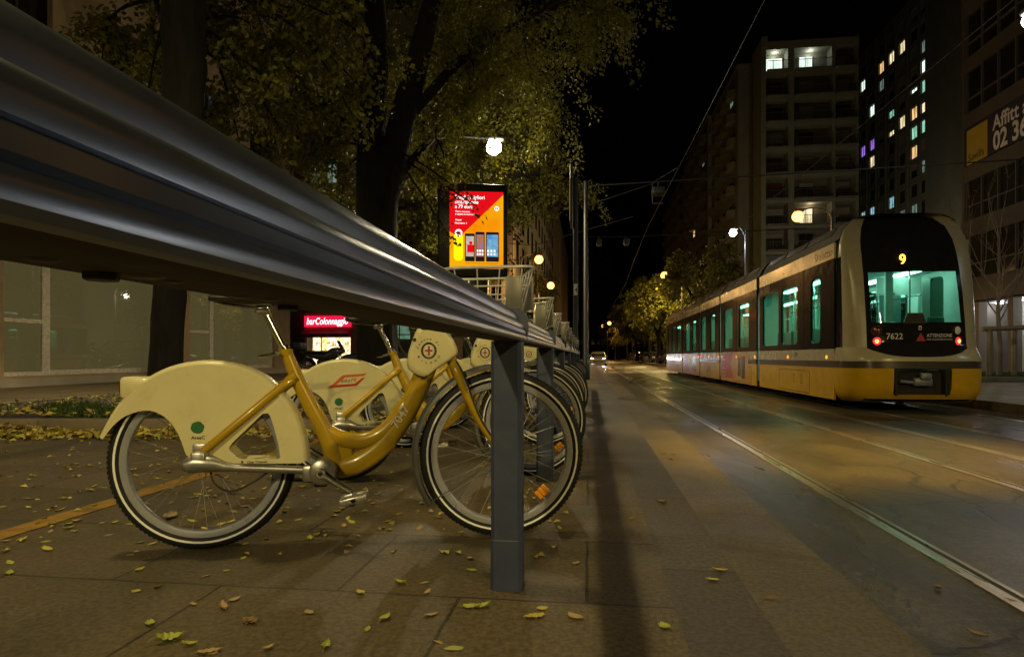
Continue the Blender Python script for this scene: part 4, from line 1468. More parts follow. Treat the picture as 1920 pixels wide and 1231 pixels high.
RS = random.Random(77)
def window(parent, u0, v0, u1, v1, F, d, fm, pm, bars=1, fw_=.05, hbar=None, name='window', shut=0.0):
    b = MB()
    hs = []
    n_ = bars + 1
    for k in range(n_):
        a = u0 + fw_ + (u1 - u0 - fw_) * k / n_
        e = u0 + (u1 - u0 - fw_) * (k + 1) / n_
        if hbar and k in hbar[1]:
            hs += [[(a, v0 + fw_), (e, v0 + fw_), (e, hbar[0] - fw_ / 2), (a, hbar[0] - fw_ / 2)], [(a, hbar[0] + fw_ / 2), (e, hbar[0] + fw_ / 2), (e, v1 - fw_), (a, v1 - fw_)]]
        else:
            hs.append([(a, v0 + fw_), (e, v0 + fw_), (e, v1 - fw_), (a, v1 - fw_)])
    b.plate([(u0, v0), (u1, v0), (u1, v1), (u0, v1)], hs, .05, lambda u, v, w_: F(u, v, -d + .03 + w_))
    o = b.build(name, fm, parent)
    q = MB().plate([(u0 + .002, v0 + .002), (u1 - .002, v0 + .002), (u1 - .002, v1 - .002), (u0 + .002, v1 - .002)], (), .015, lambda u, v, w_: F(u, v, -d + .012 + w_))
    q.build('pane', pm, o)
    if RS.random() < shut:
        h_ = v1 - (v1 - v0) * RS.choice((.25, .4, .6, .97))
        s_ = MB().plate([(u0 + .01, h_), (u1 - .01, h_), (u1 - .01, v1 - .01), (u0 + .01, v1 - .01)], (), .03, lambda u, v, w_: F(u, v, -d + .085 + w_))
        s_.build('roller_shutter', M['shutter'], o)
    return o

# --- near left: shop building along the pavement (front in the plane x = -13.8)
t = thing('shop_building', (-13.8, 13, 0), 0, 'brown building with tall shop windows in pale frames along the left pavement', 'building')
FL = lambda u, v, w_: V((w_, u - 13, v))            # u = world y
holes = [(5.0, .26, 9.0, 3.5), (9.5, .26, 12.7, 3.5), (12.95, .26, 19.2, 3.5), (19.8, .26, 25.6, 3.5)]
up = []
for r_ in range(4):
    for k in range(6):
        up.append((4.6 + 3.8 * k, 5.2 + 3.3 * r_, 7.0 + 3.8 * k, 7.2 + 3.3 * r_))
b = MB()
grid_wall(b, -8, 27.1, 0, 19, holes + up, FL, .22)
b.box(-8, -.23, -21, 14.1, 18.9, 19.05)
b.box(-8, .0, 14.0, 14.1, 0, 18.9)
for yy in (10.2, 14.3, 18.1, 22.0, 26.2):
    b.box(.0, .16, yy - 13 - .18, yy - 13 + .18, 3.9, 18.9)
b.box(0, .12, -21, 14.1, 3.62, 4.0)
b.build('wall', M['wall_ochre'], t)
b = MB()
b.box(0, .10, -21, 14.0, 0, .2)
b.build('plinth', M['wall_stone'], t)
window(t, 5.0, .26, 9.0, 3.5, FL, .2, M['frame'], M['shop_pane'], 2, .10)
window(t, 9.5, .26, 12.7, 3.5, FL, .2, M['frame'], M['shop_pane'], 2, .10)
window(t, 12.95, .26, 14.2, 3.5, FL, .2, M['frame'], M['shop_pane'], 0, .10, (1.63, [0]))
window(t, 14.2, .26, 19.2, 3.5, FL, .2, M['frame'], M['shop_pane'], 0, .13)
window(t, 19.8, .26, 21.2, 3.5, FL, .2, M['frame'], M['shop_pane'], 0, .10, (1.63, [0]))
window(t, 21.2, .26, 25.6, 3.5, FL, .2, M['frame'], M['shop_pane'], 0, .12)
for h in up:
    window(t, *h, FL, .2, M['frame_dark'], M['pane'], 1, .06)

# --- corner building facing up the street, with the bar (front in the plane y = 45)
t = thing('corner_building', (-23.2, 45, 0), 0, 'pale tall corner building behind the trees with the lit bar at its foot', 'building')
FB = lambda u, v, w_: V((u + 23.2, -w_, v))         # u = world x
holes = [(-23.0, .05, -21.85, 3.9), (-21.7, .05, -18.1, 2.95), (-16.1, .05, -13.4, 3.3)]
wins = []
xs = [-22.3, -20.95, -19.65, -17.4, -16.0, -13.6, -12.2, -9.9, -8.5, -6.9]
for r_ in range(7):
    for k, x in enumerate(xs):
        wins.append((x - .42, 4.75 + 3.1 * r_ - (.0), x + .42, 6.45 + 3.1 * r_, r_, k))
b = MB()
grid_wall(b, -23.2, -5.6, 0, 27, holes + wins, FB, .25)
b.box(0, 17.6, .26, .3, 26.5, 27)
b.box(17.56, 17.6, .0, 120, 0, 27)
b.box(0, .05, 0, 20, 0, 27)
b.box(.0, 17.66, -.06, 0, 3.98, 4.2)
b.build('wall', M['wall_stone'], t)
for h in wins:
    lit = {(3, 1): 'dim', (3, 2): 'dim', (0, 3): 'dimwarm', (5, 1): 'dimwarm', (1, 6): 'dimwarm'}.get((h[4], h[5]))
    window(t, *h[:4], FB, .2, M['frame'], LIT[lit] if lit else M['pane'], 1, .06, shut=0 if lit else .5)
side = MB()
F2 = lambda u, v, w_: V((17.6 + w_, u - 45, v))
for r_ in range(6):
    for k in range(12):
        y0 = 47 + k * 4.2
        o = MB().plate([(y0, 4.8 + 3.1 * r_), (y0 + 1.3, 4.8 + 3.1 * r_), (y0 + 1.3, 6.7 + 3.1 * r_), (y0, 6.7 + 3.1 * r_)], (), .05, F2)
        side.add(o.v, o.f)
so = side.build('side_windows', M['pane'], t)
so['kind'] = 'stuff'
MB().box(.2, 1.35, .1, .16, .05, 3.9).build('shutter', M['shutter'], t)
M['barlit'] = emis('lit_shop_interior', (1, .80, .45), 2.0, (.85, .45, .12), 1.4)
M['barshelf'] = emis('lit_shelves', (1, .90, .65), 2.2, (.45, .18, .05), 3.2, (.42, .55))
sb = MB()
sb.box(1.5, 5.1, 1.2, 1.3, .05, 2.95)
sb.build('shop_interior', M['barlit'], t)
b = MB()
for k in range(4):
    b.box(1.6, 5.0, .9, 1.15, .35 + .6 * k, .40 + .6 * k)
rnd = random.Random(4)
for k in range(90):
    x, z = 1.6 + rnd.random() * 3.3, .42 + .6 * rnd.randrange(4)
    b.box(x, x + .05 + .08 * rnd.random(), .85, 1.0, z, z + .12 + .25 * rnd.random())
b.build('shop_shelves', M['barshelf'], t)
b = MB()
for x in (1.5, 2.65, 5.04):
    b.box(x, x + .06, .08, .16, .05, 2.95)
b.box(1.56, 5.04, .08, .16, 2.2, 2.27)
b.build('shop_front', M['frame_dark'], t)
M['awning'] = mat('dark_red_awning', (.28, .01, .02), .7, 0, (.22, .008, .015), 5)
b = MB()
b.add([V((1.4, 0, 2.95)), V((5.2, 0, 2.95)), V((5.2, -.7, 2.45)), V((1.4, -.7, 2.45)), V((5.2, -.7, 2.2)), V((1.4, -.7, 2.2)), V((5.2, 0, 2.2)), V((1.4, 0, 2.2))], [(0, 1, 2, 3), (3, 2, 4, 5), (1, 6, 4, 2), (0, 3, 5, 7)])
aw = b.build('awning', M['awning'], t)
b = MB()
b.text('OK', (3.4, -.704, 2.26), (1, 0, 0), (0, 0, 1), .2, .2, .01)
b.text('TABACCHI  PIZZA', (1.8, -.704, 2.28), (1, 0, 0), (0, 0, 1), .14)
b.build('lettering', M['whiteink'], aw)
G_SIGN = emis('red_sign_glow', (1, .015, .07), .9)
G_SIGNW = emis('white_sign_letters', (1, .82, .88), 2.4)
b = MB()
b.box(1.45, 5.15, -.22, 0, 3.0, 3.85)
sg_ = b.build('bar_sign', G_SIGN, t)
b = MB()
b.text('barColonnaggio', (1.66, -.228, 3.2), (1, 0, 0), (0, 0, 1), .72, .25, .006, width=3.3)
b.build('lettering', G_SIGNW, sg_)
ld = bpy.data.lights.new('bar_light', 'AREA')
ld.energy = 160
ld.color = (1, .72, .4)
ld.shape = 'RECTANGLE'
ld.size, ld.size_y = 3, 2
lo = bpy.data.objects.new('bar_light', ld)
C.objects.link(lo)
lo.parent = t
lo.location = (3.3, .4, 1.7)
lo.rotation_euler = (R(90), 0, 0)
# glass entrance with a green-white tube
b = MB()
b.box(7.1, 9.8, 1.0, 1.05, .05, 3.3)
b.build('entrance_hall', emis('entrance_hall_light', (.50, .80, .58), .34, (.25, .42, .30), .9), t)
window(t, -16.1, .05, -13.4, 3.3, FB, .2, M['frame_dark'], glass('clear_glass', (.9, .97, .92)), 2, .07, (2.4, [0, 1, 2]), name='entrance')
b = MB()
b.box(8.05, 8.35, .4, .5, 2.0, 3.1)
b.build('entrance_tube', emis('entrance_tube_glow', (.75, 1, .85), 14), t)

# --- right: glass office block with the letting banner (front in the plane x = 20)
t = thing('office_building', (20, 24, PLAT_Z), 0, 'dark glass office block with a large letting banner, at the right edge', 'building')
FO = lambda u, v, w_: V((-w_, 24 - u, v))          # u = minus world y so that text reads; pass u = -(y) + 48
def FOY(u, v, w_):
    return V((-w_, -u, v))                           # u: metres toward the camera from y = 24
b = MB()
for z0, z1 in ((3.7, 4.9), (7.1, 8.0), (10.05, 10.86), (12.95, 13.7), (15.9, 16.65), (18.9, 19.7), (21.9, 22.7), (24.9, 25.6)):
    b.box(-.02, .3, -14, 12, z0, z1)
b.box(0, .3, 11.72, 11.95, 0, 26)
b.box(.3, 14, 11.9, 12, 0, 26)
b.box(0, 14, -14, 12, 25.6, 26)
b.build('wall', M['office_band'], t)
for z0, z1 in ((4.9, 7.1), (8.0, 10.05), (10.86, 12.95), (13.7, 15.9), (16.65, 18.9), (19.7, 21.9), (22.7, 24.9)):
    o = MB().box(.12, .16, -14, 11.72, z0, z1).build('window_band', M['pane'], t)
    m_ = MB()
    for k in range(20):
        y = 11.6 - 1.28 * k
        m_.box(.0, .12, y - .03, y + .03, z0, z1)
    m_.box(.03, .12, -14, 11.72, z0 + .72, z0 + .77)
    m_.build('mullions', M['mullion'], o)
M['banner'] = mat('navy_banner', (.012, .012, .03), .6, 0, (.016, .016, .036), 3)
M['banner_yellow'] = mat('yellow_banner', (.40, .30, .02), .6, 0, (.34, .26, .02), 3)
o = MB().plate([(-11.6, 10.9), (-2.0, 10.9), (-2.0, 12.93), (-11.6, 12.93)], (), .03, lambda u, v, w_: FOY(u, v, w_ + .005)).build('banner', M['banner'], t)
MB().plate([(-11.45, 10.9), (-9.75, 10.9), (-9.75, 12.75), (-11.45, 12.75)], (), .01, lambda u, v, w_: FOY(u, v, w_ + .04)).build('yellow_field', M['banner_yellow'], o)
le = MB()
le.text('Affitt am', (-.056, 9.35, 12.02), (0, -1, 0), (0, 0, 1), 1.0, 0, .02, width=3.2)
le.text('02 3650', (-.056, 9.3, 11.02), (0, -1, 0), (0, 0, 1), 1.25, 0, .03, width=3.5)
le.build('lettering', M['whiteink'], o)
le = MB()
le.text('Savills', (-.058, 11.3, 11.08), (0, -1, 0), (0, 0, 1), .55, 0, .005, width=1.3)
le.build('logo', M['ink'], o)
# recessed ground floor with downlights
b = MB()
b.box(2.4, 2.5, -14, 11.8, 0, 3.7)
b.box(.3, 2.4, -14, 11.8, 3.6, 3.7)
b.build('portico_wall', mat('grey_portico_panel', (.34, .34, .36), .5, 0, (.28, .28, .30), 1.2), t)
for y in (10.8, 8.2, 4.6, 1.0, -3):
    MB().box(.05, .45, y - .2, y + .2, 0, 3.6).build('column', M['concrete_dark'], t)
b = MB()
b.box(2.36, 2.39, 5.4, 7.2, 2.5, 3.1)
b.build('lit_sign', emis('portico_sign_glow', (.95, 1, .95), 5), t)
b = MB()
b.box(2.35, 2.39, 5.0, 7.6, .3, 2.45)
b.build('red_door', mat('dark_red_door', (.12, .01, .015), .4, 0, (.09, .01, .012), 5), t)
for y in (11.2, 9.3, 7.4, 3.4, 0):
    b = MB()
    b.lathe([(0, 0), (.16, 0), (.16, .05), (0, .05)], (1.4, y, 3.55), 'z', 14)
    dl = b.build('downlight', emis('downlight_glow', (1, .98, .95), 22), t)
    ld = bpy.data.lights.new('downlight_lamp', 'POINT')
    ld.energy = 45
    ld.color = (.95, .95, 1)
    ld.shadow_soft_size = .1
    lo = bpy.data.objects.new('downlight_lamp', ld)
    C.objects.link(lo)
    lo.parent = dl
    lo.location = (1.4, y, 3.35)

# --- tall slab with coloured lit windows (front in the plane x = 48)
t = thing('tower_block', (48, 100, 0), 0, 'tall dark slab block with scattered coloured lit windows', 'building')
FT = lambda u, v, w_: V((-w_, u - 100, v))
cols = [(115.5, .95), (112.0, .95), (108.6, .95), (105.2, .95), (101.8, .95), (98.3, .95), (95.8, .62)]
lit = {(0, 0): 'white', (0, 4): 'purple', (0, 8): 'cyan', (1, 2): 'white', (1, 4): 'purple', (1, 5): 'cream', (1, 8): 'cyan', (2, 0): 'warm', (3, 0): 'cream', (3, 3): 'teal', (3, 4): 'cream', (3, 8): 'cyan',
       (4, 0): 'cream', (4, 4): 'cream', (5, 3): 'white', (5, 4): 'warm', (5, 5): 'teal', (5, 6): 'warm', (6, 1): 'dim', (6, 2): 'white', (6, 3): 'teal', (6, 4): 'cream', (6, 5): 'teal', (6, 7): 'dim', (2, 1): 'dim', (5, 9): 'dim', (4, 9): 'dim'}
holes = []
for c_, (y, hw) in enumerate(cols):
    for r_ in range(-1, 15):
        z = 48.6 - 2.9 * r_
        hh = .95
        if lit.get((c_, r_)) == 'white' and c_ == 5:
            holes.append((y - hw, z + .15, y + hw, z + .85, c_, r_))
        else:
            holes.append((y - hw, z - hh, y + hw, z + hh, c_, r_))
b = MB()
grid_wall(b, 84, 120, 0, 54.6, holes, FT, .3)
b.box(.31, 15, -16, 20, 54.3, 54.6)
b.box(0, 15, -16.05, -16, 0, 54.6)
b.box(0, 15, 20, 20.05, 0, 54.6)
for y in [c[0] + 1.7 for c in cols[:6]]:
    b.box(-.18, 0, y - 100 - .14, y - 100 + .14, 0, 54.3)
b.build('wall', M['concrete_dark'], t)
rest = MB()
nw = 0
for h in holes:
    k = lit.get((h[4], h[5]))
    if k or (h[5] <= 9 and nw < 60):
        if not k:
            nw += 1
        window(t, *h[:4], FT, .25, M['frame_dark'], LIT[k] if k else M['pane'], 1 if h[4] < 6 else 0, .09, shut=.18 if k else .6)
    else:
        rest.plate([(h[0], h[1]), (h[2], h[1]), (h[2], h[3]), (h[0], h[3])], (), .02, lambda u, v, w_: FT(u, v, w_ - .24))
ro = rest.build('dark_windows', M['pane'], t)
ro['kind'] = 'stuff'

# --- balcony block facing the camera (front in the plane y = 75.7)
t = thing('balcony_block', (20.2, 75.7, 0), 0, 'block of deep balconies facing down the street, two bright rooms on its top floor', 'building')
FA = lambda u, v, w_: V((u - 20.2, -w_, v))
bays = [(20.75, 23.2), (23.9, 28.1), (28.5, 30.7)]
holes = []
for k in range(12):
    z0 = 34.4 - 3.02 * k
    if z0 < 0:
        break
    for q, (a, e) in enumerate(bays):
        holes.append((a, z0, e, z0 + 2.55, k, q))
b = MB()
grid_wall(b, 20.2, 31.0, 0, 37.9, holes, FA, 1.5)
b.box(-.01, 10.8, 1.52, 9, 37.4, 37.9)
b.box(-.02, 0, 0, 8, 0, 38.3)
b.box(10.8, 10.85, 0, 9, 0, 38.3)
b.box(0, .7, -.1, 0, 37.2, 38.5)
b.build('wall', M['concrete'], t)
b = MB().box(.2, 10.7, 1.5, 1.55, 0, 37.4)
b.build('loggia_wall', M['concrete_dark'], t)
for h in holes:
    a, z0, e, z1, k, q = h
    if z0 < 12:
        continue
    lm = {(0, 0): 'white', (0, 1): 'white', (6, 1): 'cream'}.get((k, q))
    wa, we = ((a + .1, e - .2) if q == 0 else (a + .95, a + 2.55) if q == 1 else (a + .15, e - .1))
    wz1 = z0 + 2.15
    pm2 = LIT[lm] if lm else (M['rednight'] if (k in (4, 5, 8) and q != 1) or (k == 4) else M['pane'])
    window(t, wa, z0 + .12, we, wz1, FA, 1.42, M['frame_dark'], pm2, 1, .07, shut=0 if lm else .6)
    r_ = MB()
    r_.box(a - 20.2, e - 20.2, -.62, .05, z0 - .14, z0 - .005)
    bl = r_.build('balcony', M['balcony'], t)
    r_ = MB()
    r_.box(a - 20.2, e - 20.2, -.61, -.57, z0 + .92, z0 + .98)
    n_ = int((e - a) / .16)
    for i in range(n_ + 1):
        x = a - 20.2 + (e - a) * i / n_
        r_.box(x - .015, x + .015, -.60, -.58, z0 + .0, z0 + .92)
    r_.build('railing', M['railing'], bl)
for k, q, e_ in ((0, 0, 60), (0, 1, 60), (6, 1, 35)):
    a, z0, e = holes[k * 3 + q][0], holes[k * 3 + q][1], holes[k * 3 + q][2]
    ld = bpy.data.lights.new('room_light', 'POINT')
    ld.energy = e_ * 1.2
    ld.color = (.92, 1, .9) if k == 0 else (1, .8, .5)
    ld.shadow_soft_size = .2
    lo = bpy.data.objects.new('room_light', ld)
    C.objects.link(lo)
    lo.parent = t
    lo.location = ((a + e) / 2 - 20.2, .9, z0 + 2.2)

# --- lower blocks behind it, with rounded balconies toward the street
def street_block(x0, x1, y0, y1, h, label, lits=()):
    t = thing('apartment_block', (x0, y0, 0), 0, label, 'building', 'apartment blocks beyond the balcony block')
    b = MB()
    b.box(0, x1 - x0, 0, y1 - y0, 0, h)
    b.box(-.15, x1 - x0 + .1, -.15, y1 - y0 + .1, h, h + .35)
    b.build('wall', M['concrete_dark'], t)
    n_ = 4
    for k in range(9):
        z = h - 3.2 - 3.05 * k
        if z < 9:
            break
        for i in range(n_):
            bb = MB()
            ya = 1.0 + i * (y1 - y0 - 1.5) / n_
            yl = (y1 - y0 - 1.5) / n_ * .62
            o_ = [(0, ya), (-.5, ya + .15), (-.95, ya + yl * .3), (-.95, ya + yl * .7), (-.5, ya + yl - .15), (0, ya + yl)]
            bb.plate(o_, (), 1.0, lambda u, v, w_: V((u, v, z + w_)))
            bb.build('balcony', M['balcony'], t)
        for i in range(n_):
            wb = MB()
            ya = 1.0 + i * (y1 - y0 - 1.5) / n_ + (y1 - y0 - 1.5) / n_ * .66
            wb.box(-.03, 0, ya, ya + (y1 - y0) / n_ * .25, z + .4, z + 2.0)
            wb.build('window', M['pane'], t)
    for ly, lz, k in lits:
        b = MB()
        b.box(-.06, -.032, ly, ly + 1.4, lz, lz + 1.6)
        b.build('window', LIT[k], t)
street_block(18.4, 20.1, 79.5, 96, 36.8, 'narrow dark block edge just left of the balcony block', ((2.5, 33.2, 'dim'), (8, 31.0, 'dim')))
street_block(18.6, 30, 100, 122, 38.5, 'second dark apartment block left of the balcony block, lower in view', ((3, 32, 'dim'), (12, 21.5, 'warm')))
street_block(18.8, 30, 127, 160, 37, 'farthest dark apartment block on the right side of the street')
t = thing('end_building', (-60, 270, 0), 0, 'dark building closing the far end of the street', 'building')
b = MB()
b.box(0, 110, 0, 20, 0, 36)
b.box(58, 70, -2, 0, 0, 44)
b.build('wall', M['wall_dark'], t)
b = MB()
for k in range(14):
    for r_ in range(8):
        b.box(40 + k * 2.6, 41.2 + k * 2.6, -2.06, -2.02, 6 + r_ * 3.5, 8 + r_ * 3.5)
wo = b.build('windows', M['pane'], t)
wo['kind'] = 'stuff'
# ------------------------------------------------------------------ trees
M['bark'] = mat('dark_tree_bark', (.012, .010, .007), .95, 0, (.005, .004, .003), 5, 8, bump=1.0, bscale=16, stretch=(2.2, 2.2, .45), ramp=(.4, .6))
M['leafA'] = mat('autumn_leaves_olive', (.10, .10, .011), .55, 0, (.19, .18, .016), 4, island=1, trans=.35)
M['leafB'] = mat('autumn_leaves_green', (.060, .072, .012), .55, 0, (.155, .135, .018), 4, island=1, trans=.35)
M['leafC'] = mat('autumn_leaves_yellow', (.10, .10, .010), .55, 0, (.19, .18, .016), 4, island=1, trans=.35)
M['twig'] = mat('pale_bare_twigs', (.30, .24, .16), .8, 0, (.2, .16, .11), 12)

def leaf_mesh(b, p, d, up, s, wd=.36):
    """one bent leaf: p stem point, d direction"""
    x = d.cross(up)
    if x.length < 1e-4:
        x = V((1, 0, 0))
    x.normalize()
    n = x.cross(d).normalized()
    m_ = p + d * s * .5 + n * s * .06
    vs = [p, m_ + x * s * wd + n * s * .08, p + d * s - n * s * .10, m_ - x * s * wd + n * s * .08]
    i = len(b.v)
    b.v += [tuple(q) for q in vs]
    b.f += [(i, i + 1, i + 2), (i, i + 2, i + 3)]
    b.m += [b.cur, b.cur]

# gaps the crowns leave toward the lamps
SIGHT = [((-2.78, 17.8, 6.7), 17.8, .95), ((-3.6, 44, 7.7), 44, .8), ((-3.75, 60, 7.7), 60, .9)]
def rv(rnd):
    while True:
        q = V((rnd.uniform(-1, 1), rnd.uniform(-1, 1), rnd.uniform(-1, 1)))
        if .05 < q.length < 1:
            return q

def tree(name, loc, trunk, forks, crown_c, crown_r, nleaf, leaf_s, leafmat, label, group, seed, clusters=34, extra=(), avoid=None, sag=.35, rn=12):
    """trunk: [(x, y, z, r)], forks: list of limb paths in local space"""
    rnd = random.Random(seed)
    t = thing(name, loc, 0, label, 'tree', group)
    b = MB()
    pts = cr([q for q in trunk], 4)
    rings_ = [(V(q[:3]), q[3]) for q in pts]
    b.tube([q[0] + V((rnd.uniform(-1, 1), rnd.uniform(-1, 1), 0)) * q[1] * .04 for q in rings_], [q[1] * (1 + rnd.uniform(-.03, .03)) for q in rings_], rn)
    ends = []
    for fk in forks:
        p = cr(fk, 4)
        b.tube([q[:3] for q in p], [q[3] for q in p], rn - 2)
        ends.append(V(fk[-1][:3]))
        ends.append(V(p[len(p) // 2][:3]))
    ends.append(V(trunk[-1][:3]))
    C0, Rr = V(crown_c), V(crown_r)
    cl = []
    for k in range(clusters):
        q = rv(rnd)
        q = q.normalized() * (.35 + .65 * rnd.random() ** .5)
        cl.append((C0 + V((q.x * Rr.x, q.y * Rr.y, q.z * Rr.z)), rnd.uniform(.75, 1.3)))
    for e in extra:
        cl.append((V(e[:3]), e[3]))
    lf = MB()
    tw = []
    per = nleaf / max(1, sum(c[1] for c in cl))
    size0 = (Rr.x + Rr.y + Rr.z) / 3
    for c, k in cl:
        if avoid and avoid(c):
            continue
        cw = c + V(loc)
        if any(abs(cw.y) < Y_ - .5 and (cw - V((0, 0, CAM_H)) - (V(P_) - V((0, 0, CAM_H))) * (cw.y / Y_)).length < rad_ for P_, Y_, rad_ in SIGHT):
            continue
        st = min(ends, key=lambda e: (e - c).length)
        mid = (st + c) / 2 + V((0, 0, .3)) + rv(rnd) * .4
        br = cr([tuple(st), tuple(mid), tuple(c)], 4)
        L_ = (c - st).length
        b.tube(br, [.012 + .016 * L_ * (1 - i / (len(br) - 1)) * .6 for i in range(len(br))], 5)
        nt_ = 9 if k > .5 else 5
        for q in range(nt_):
            d = rv(rnd).normalized()
            d.z = d.z * .6 - .15
            ln = size0 * .30 * k * rnd.uniform(.6, 1.3)
            s0 = V(br[-1 - rnd.randrange(0, 4)])
            path = []
            for i in range(6):
                f_ = i / 5
                path.append(s0 + d * ln * f_ + V((0, 0, -sag * ln * f_ * f_)))
            b.tube(path, [.010, .008, .007, .005, .004, .003], 4, False)
            nl = int(per * k / nt_)
            for i in range(nl):
                f_ = rnd.random() ** .7
                j = min(int(f_ * 5), 4)
                p = path[j].lerp(path[j + 1], f_ * 5 - j) + rv(rnd) * size0 * .065
                dd = (d * .5 + rv(rnd) + V((0, 0, -.5))).normalized()
                leaf_mesh(lf, p, dd, rv(rnd).normalized(), leaf_s * rnd.uniform(.55, 1.45))
    b.build('trunk', M['bark'], t, 60)
    lf.build('crown', leafmat, t)
    return t

G_ = 'street trees in the planting bed'
tree('street_tree', (-6.05, 8.1, .1), [(0, 0, -.1, .30), (.03, 0, .3, .235), (.08, 0, 1.5, .215), (.16, .05, 3.0, .235), (.22, .1, 4.3, .28), (.24, .1, 5.3, .30), (.24, .1, 6.2, .27)],
     [[(.18, .1, 5.9, .20), (.0, .1, 6.8, .16), (-.4, 0, 8.0, .10), (-.8, -.2, 9.2, .05)], [(.30, .1, 5.9, .20), (.55, .15, 6.9, .16), (1.0, .3, 8.2, .10), (1.5, .5, 9.4, .05)],
      [(.1, .1, 5.0, .1), (-.6, .9, 5.9, .08), (-1.6, 1.8, 6.9, .04)]],
     (-.2, 1.6, 7.0), (3.6, 3.0, 2.9), 14000, .105, M['leafA'], 'dark-trunked street tree behind the nearest bicycle, in front of the shop windows', G_, 11, 30,
     [(1.6, .2, 4.6, .45), (1.3, 1.0, 4.1, .4), (2.2, 1.5, 4.6, .5), (2.9, 1.2, 5.2, .5), (-.9, .8, 4.6, .4), (1.1, 1.6, 4.9, .4), (2.6, .9, 5.6, .5)], avoid=lambda c: c.y < .6 and -1.0 < c.x < 1.4 and c.z < 6.2)
tree('street_tree', (-4.62, 12.9, .1), [(0, 0, -.1, .52), (0, 0, .4, .43), (0, 0, 2.0, .41), (.03, 0, 3.6, .43), (.10, 0, 4.8, .50), (.12, 0, 5.2, .40)],
     [[(-.10, 0, 4.5, .32), (-.10, 0, 5.5, .31), (-.03, .05, 7.0, .28), (-.1, .1, 9.0, .20), (-.5, .2, 11.0, .10)], [(.30, 0, 4.5, .30), (.52, 0, 5.5, .29), (.86, .05, 6.8, .26), (1.26, .1, 8.4, .20), (1.8, .2, 10.4, .10)],
      [(.85, .1, 6.0, .12), (2.0, .2, 7.2, .10), (3.6, .2, 8.0, .05)], [(.3, .4, 4.6, .1), (.9, 1.6, 6.0, .09), (1.6, 2.8, 7.6, .05)], [(-.2, .1, 5.2, .1), (-1.4, .6, 6.4, .09), (-2.6, .8, 7.6, .05)]],
     (.7, 1.8, 8.9), (5.0, 3.6, 3.5), 80000, .082, M['leafA'], 'big forked street tree left of the lit advert, its wide crown reaching over the road', G_, 5, 62,
     [(-1.6, -.5, 4.8, .6), (-1.1, .6, 4.0, .55), (-1.9, .8, 5.5, .7), (-.9, -.6, 5.6, .5), (-.6, -.8, 4.3, .35), (1.4, .3, 5.6, .6), (1.2, 1.2, 4.9, .6), (2.0, .2, 6.3, .6), (2.6, .6, 6.0, .6), (3.4, .3, 6.5, .6), (4.3, .0, 7.0, .6), (5.2, .1, 7.6, .6),
      (2.0, -.35, 4.05, .10), (2.3, -.4, 3.75, .08), (1.75, -.3, 3.1, .07), (5.6, .2, 8.4, .6), (6.0, .4, 9.2, .5), (1.0, 2.0, 4.4, .5), (-2.2, 1.5, 4.5, .6)],
     avoid=lambda c: c.y < .7 and -1.0 < c.x < 1.5 and 3.5 < c.z < 9)
tree('street_tree', (-4.5, 23.0, .1), [(0, 0, -.1, .40), (0, 0, .5, .3), (.05, 0, 2.5, .27), (.1, 0, 4.2, .24)],
     [[(.1, 0, 4.0, .18), (.8, 0, 5.6, .14), (1.8, .1, 7.5, .06)], [(.05, 0, 4.0, .18), (-.6, 0, 5.8, .13), (-1.6, .2, 8.0, .05)]],
     (.4, .2, 7.8), (4.3, 3.6, 4.1), 30000, .115, M['leafA'], 'street tree right behind the lit advert, its crown under the white lamp', G_, 21, 44,
     [(1.8, -.4, 6.0, .5), (2.6, -.3, 6.3, .5), (3.2, 0, 6.6, .5), (3.9, 0, 6.7, .5), (-1.2, -.5, 4.6, .6)], avoid=lambda c: c.x > .6 and c.z < 5.6)
for k, (x, y) in enumerate(((-8.2, 33.5), (-7.0, 54), (-6.4, 70))):
    tree('street_tree', (x, y, .1), [(0, 0, -.1, .38), (0, 0, .5, .28), (.0, 0, 2.5, .25), (.1, 0, 4.4, .22)],
         [[(.1, 0, 4.0, .16), (.9, 0, 6, .12), (1.8, .1, 8, .05)], [(.05, 0, 4.0, .16), (-.6, 0, 6, .12), (-1.4, .2, 8.2, .05)]],
         (0, 0, 7.6), (3.6, 3.4, 3.9), 5000, .2, M['leafB'], ['street tree in the gap between the advert and the orange lamps', 'dark tree behind the first far orange lamp on the left side', 'farthest dark tree on the left side of the street'][k], G_, 40 + k, 30)
G2 = 'trees along the right side of the street'
for k, (x, y, h) in enumerate(((9.2, 49, 1.0), (7.9, 60, .95), (7.9, 71, 1.0), (8.2, 84, 1.05), (7.6, 100, 1.0), (7.2, 118, 1.05), (6.6, 140, 1.0))):
    tree('street_tree', (x, y, PLAT_Z), [(0, 0, -.1, .34), (0, 0, .5, .25), (-.1, 0, 2.2, .22), (-.3, 0, 3.8, .19)],
         [[(-.25, 0, 3.4, .15), (-1.2, -.3, 5.2, .12), (-2.3, -.6, 7, .05)], [(-.2, 0, 3.4, .15), (.6, 0, 5.4, .11), (1.4, .2, 7.6, .05)]],
         (-.2, 0, 6.9 * h), (3.7, 4.2, 3.9 * h), 5200, .24, M['leafC'] if k in (1, 2, 3, 5) else M['leafB'],
         ['dark tree rising behind the front half of the tram', 'yellow lit tree beside the orange lamp, just beyond the tram', 'second yellow lit tree beyond the tram', 'yellow tree with a bright crown over the parked cars',
          'dim green tree in the middle of the far row', 'yellow tree near the end of the far row', 'last tree of the far row, nearest the vanishing road'][k], G2, 60 + k, 34, sag=.6)
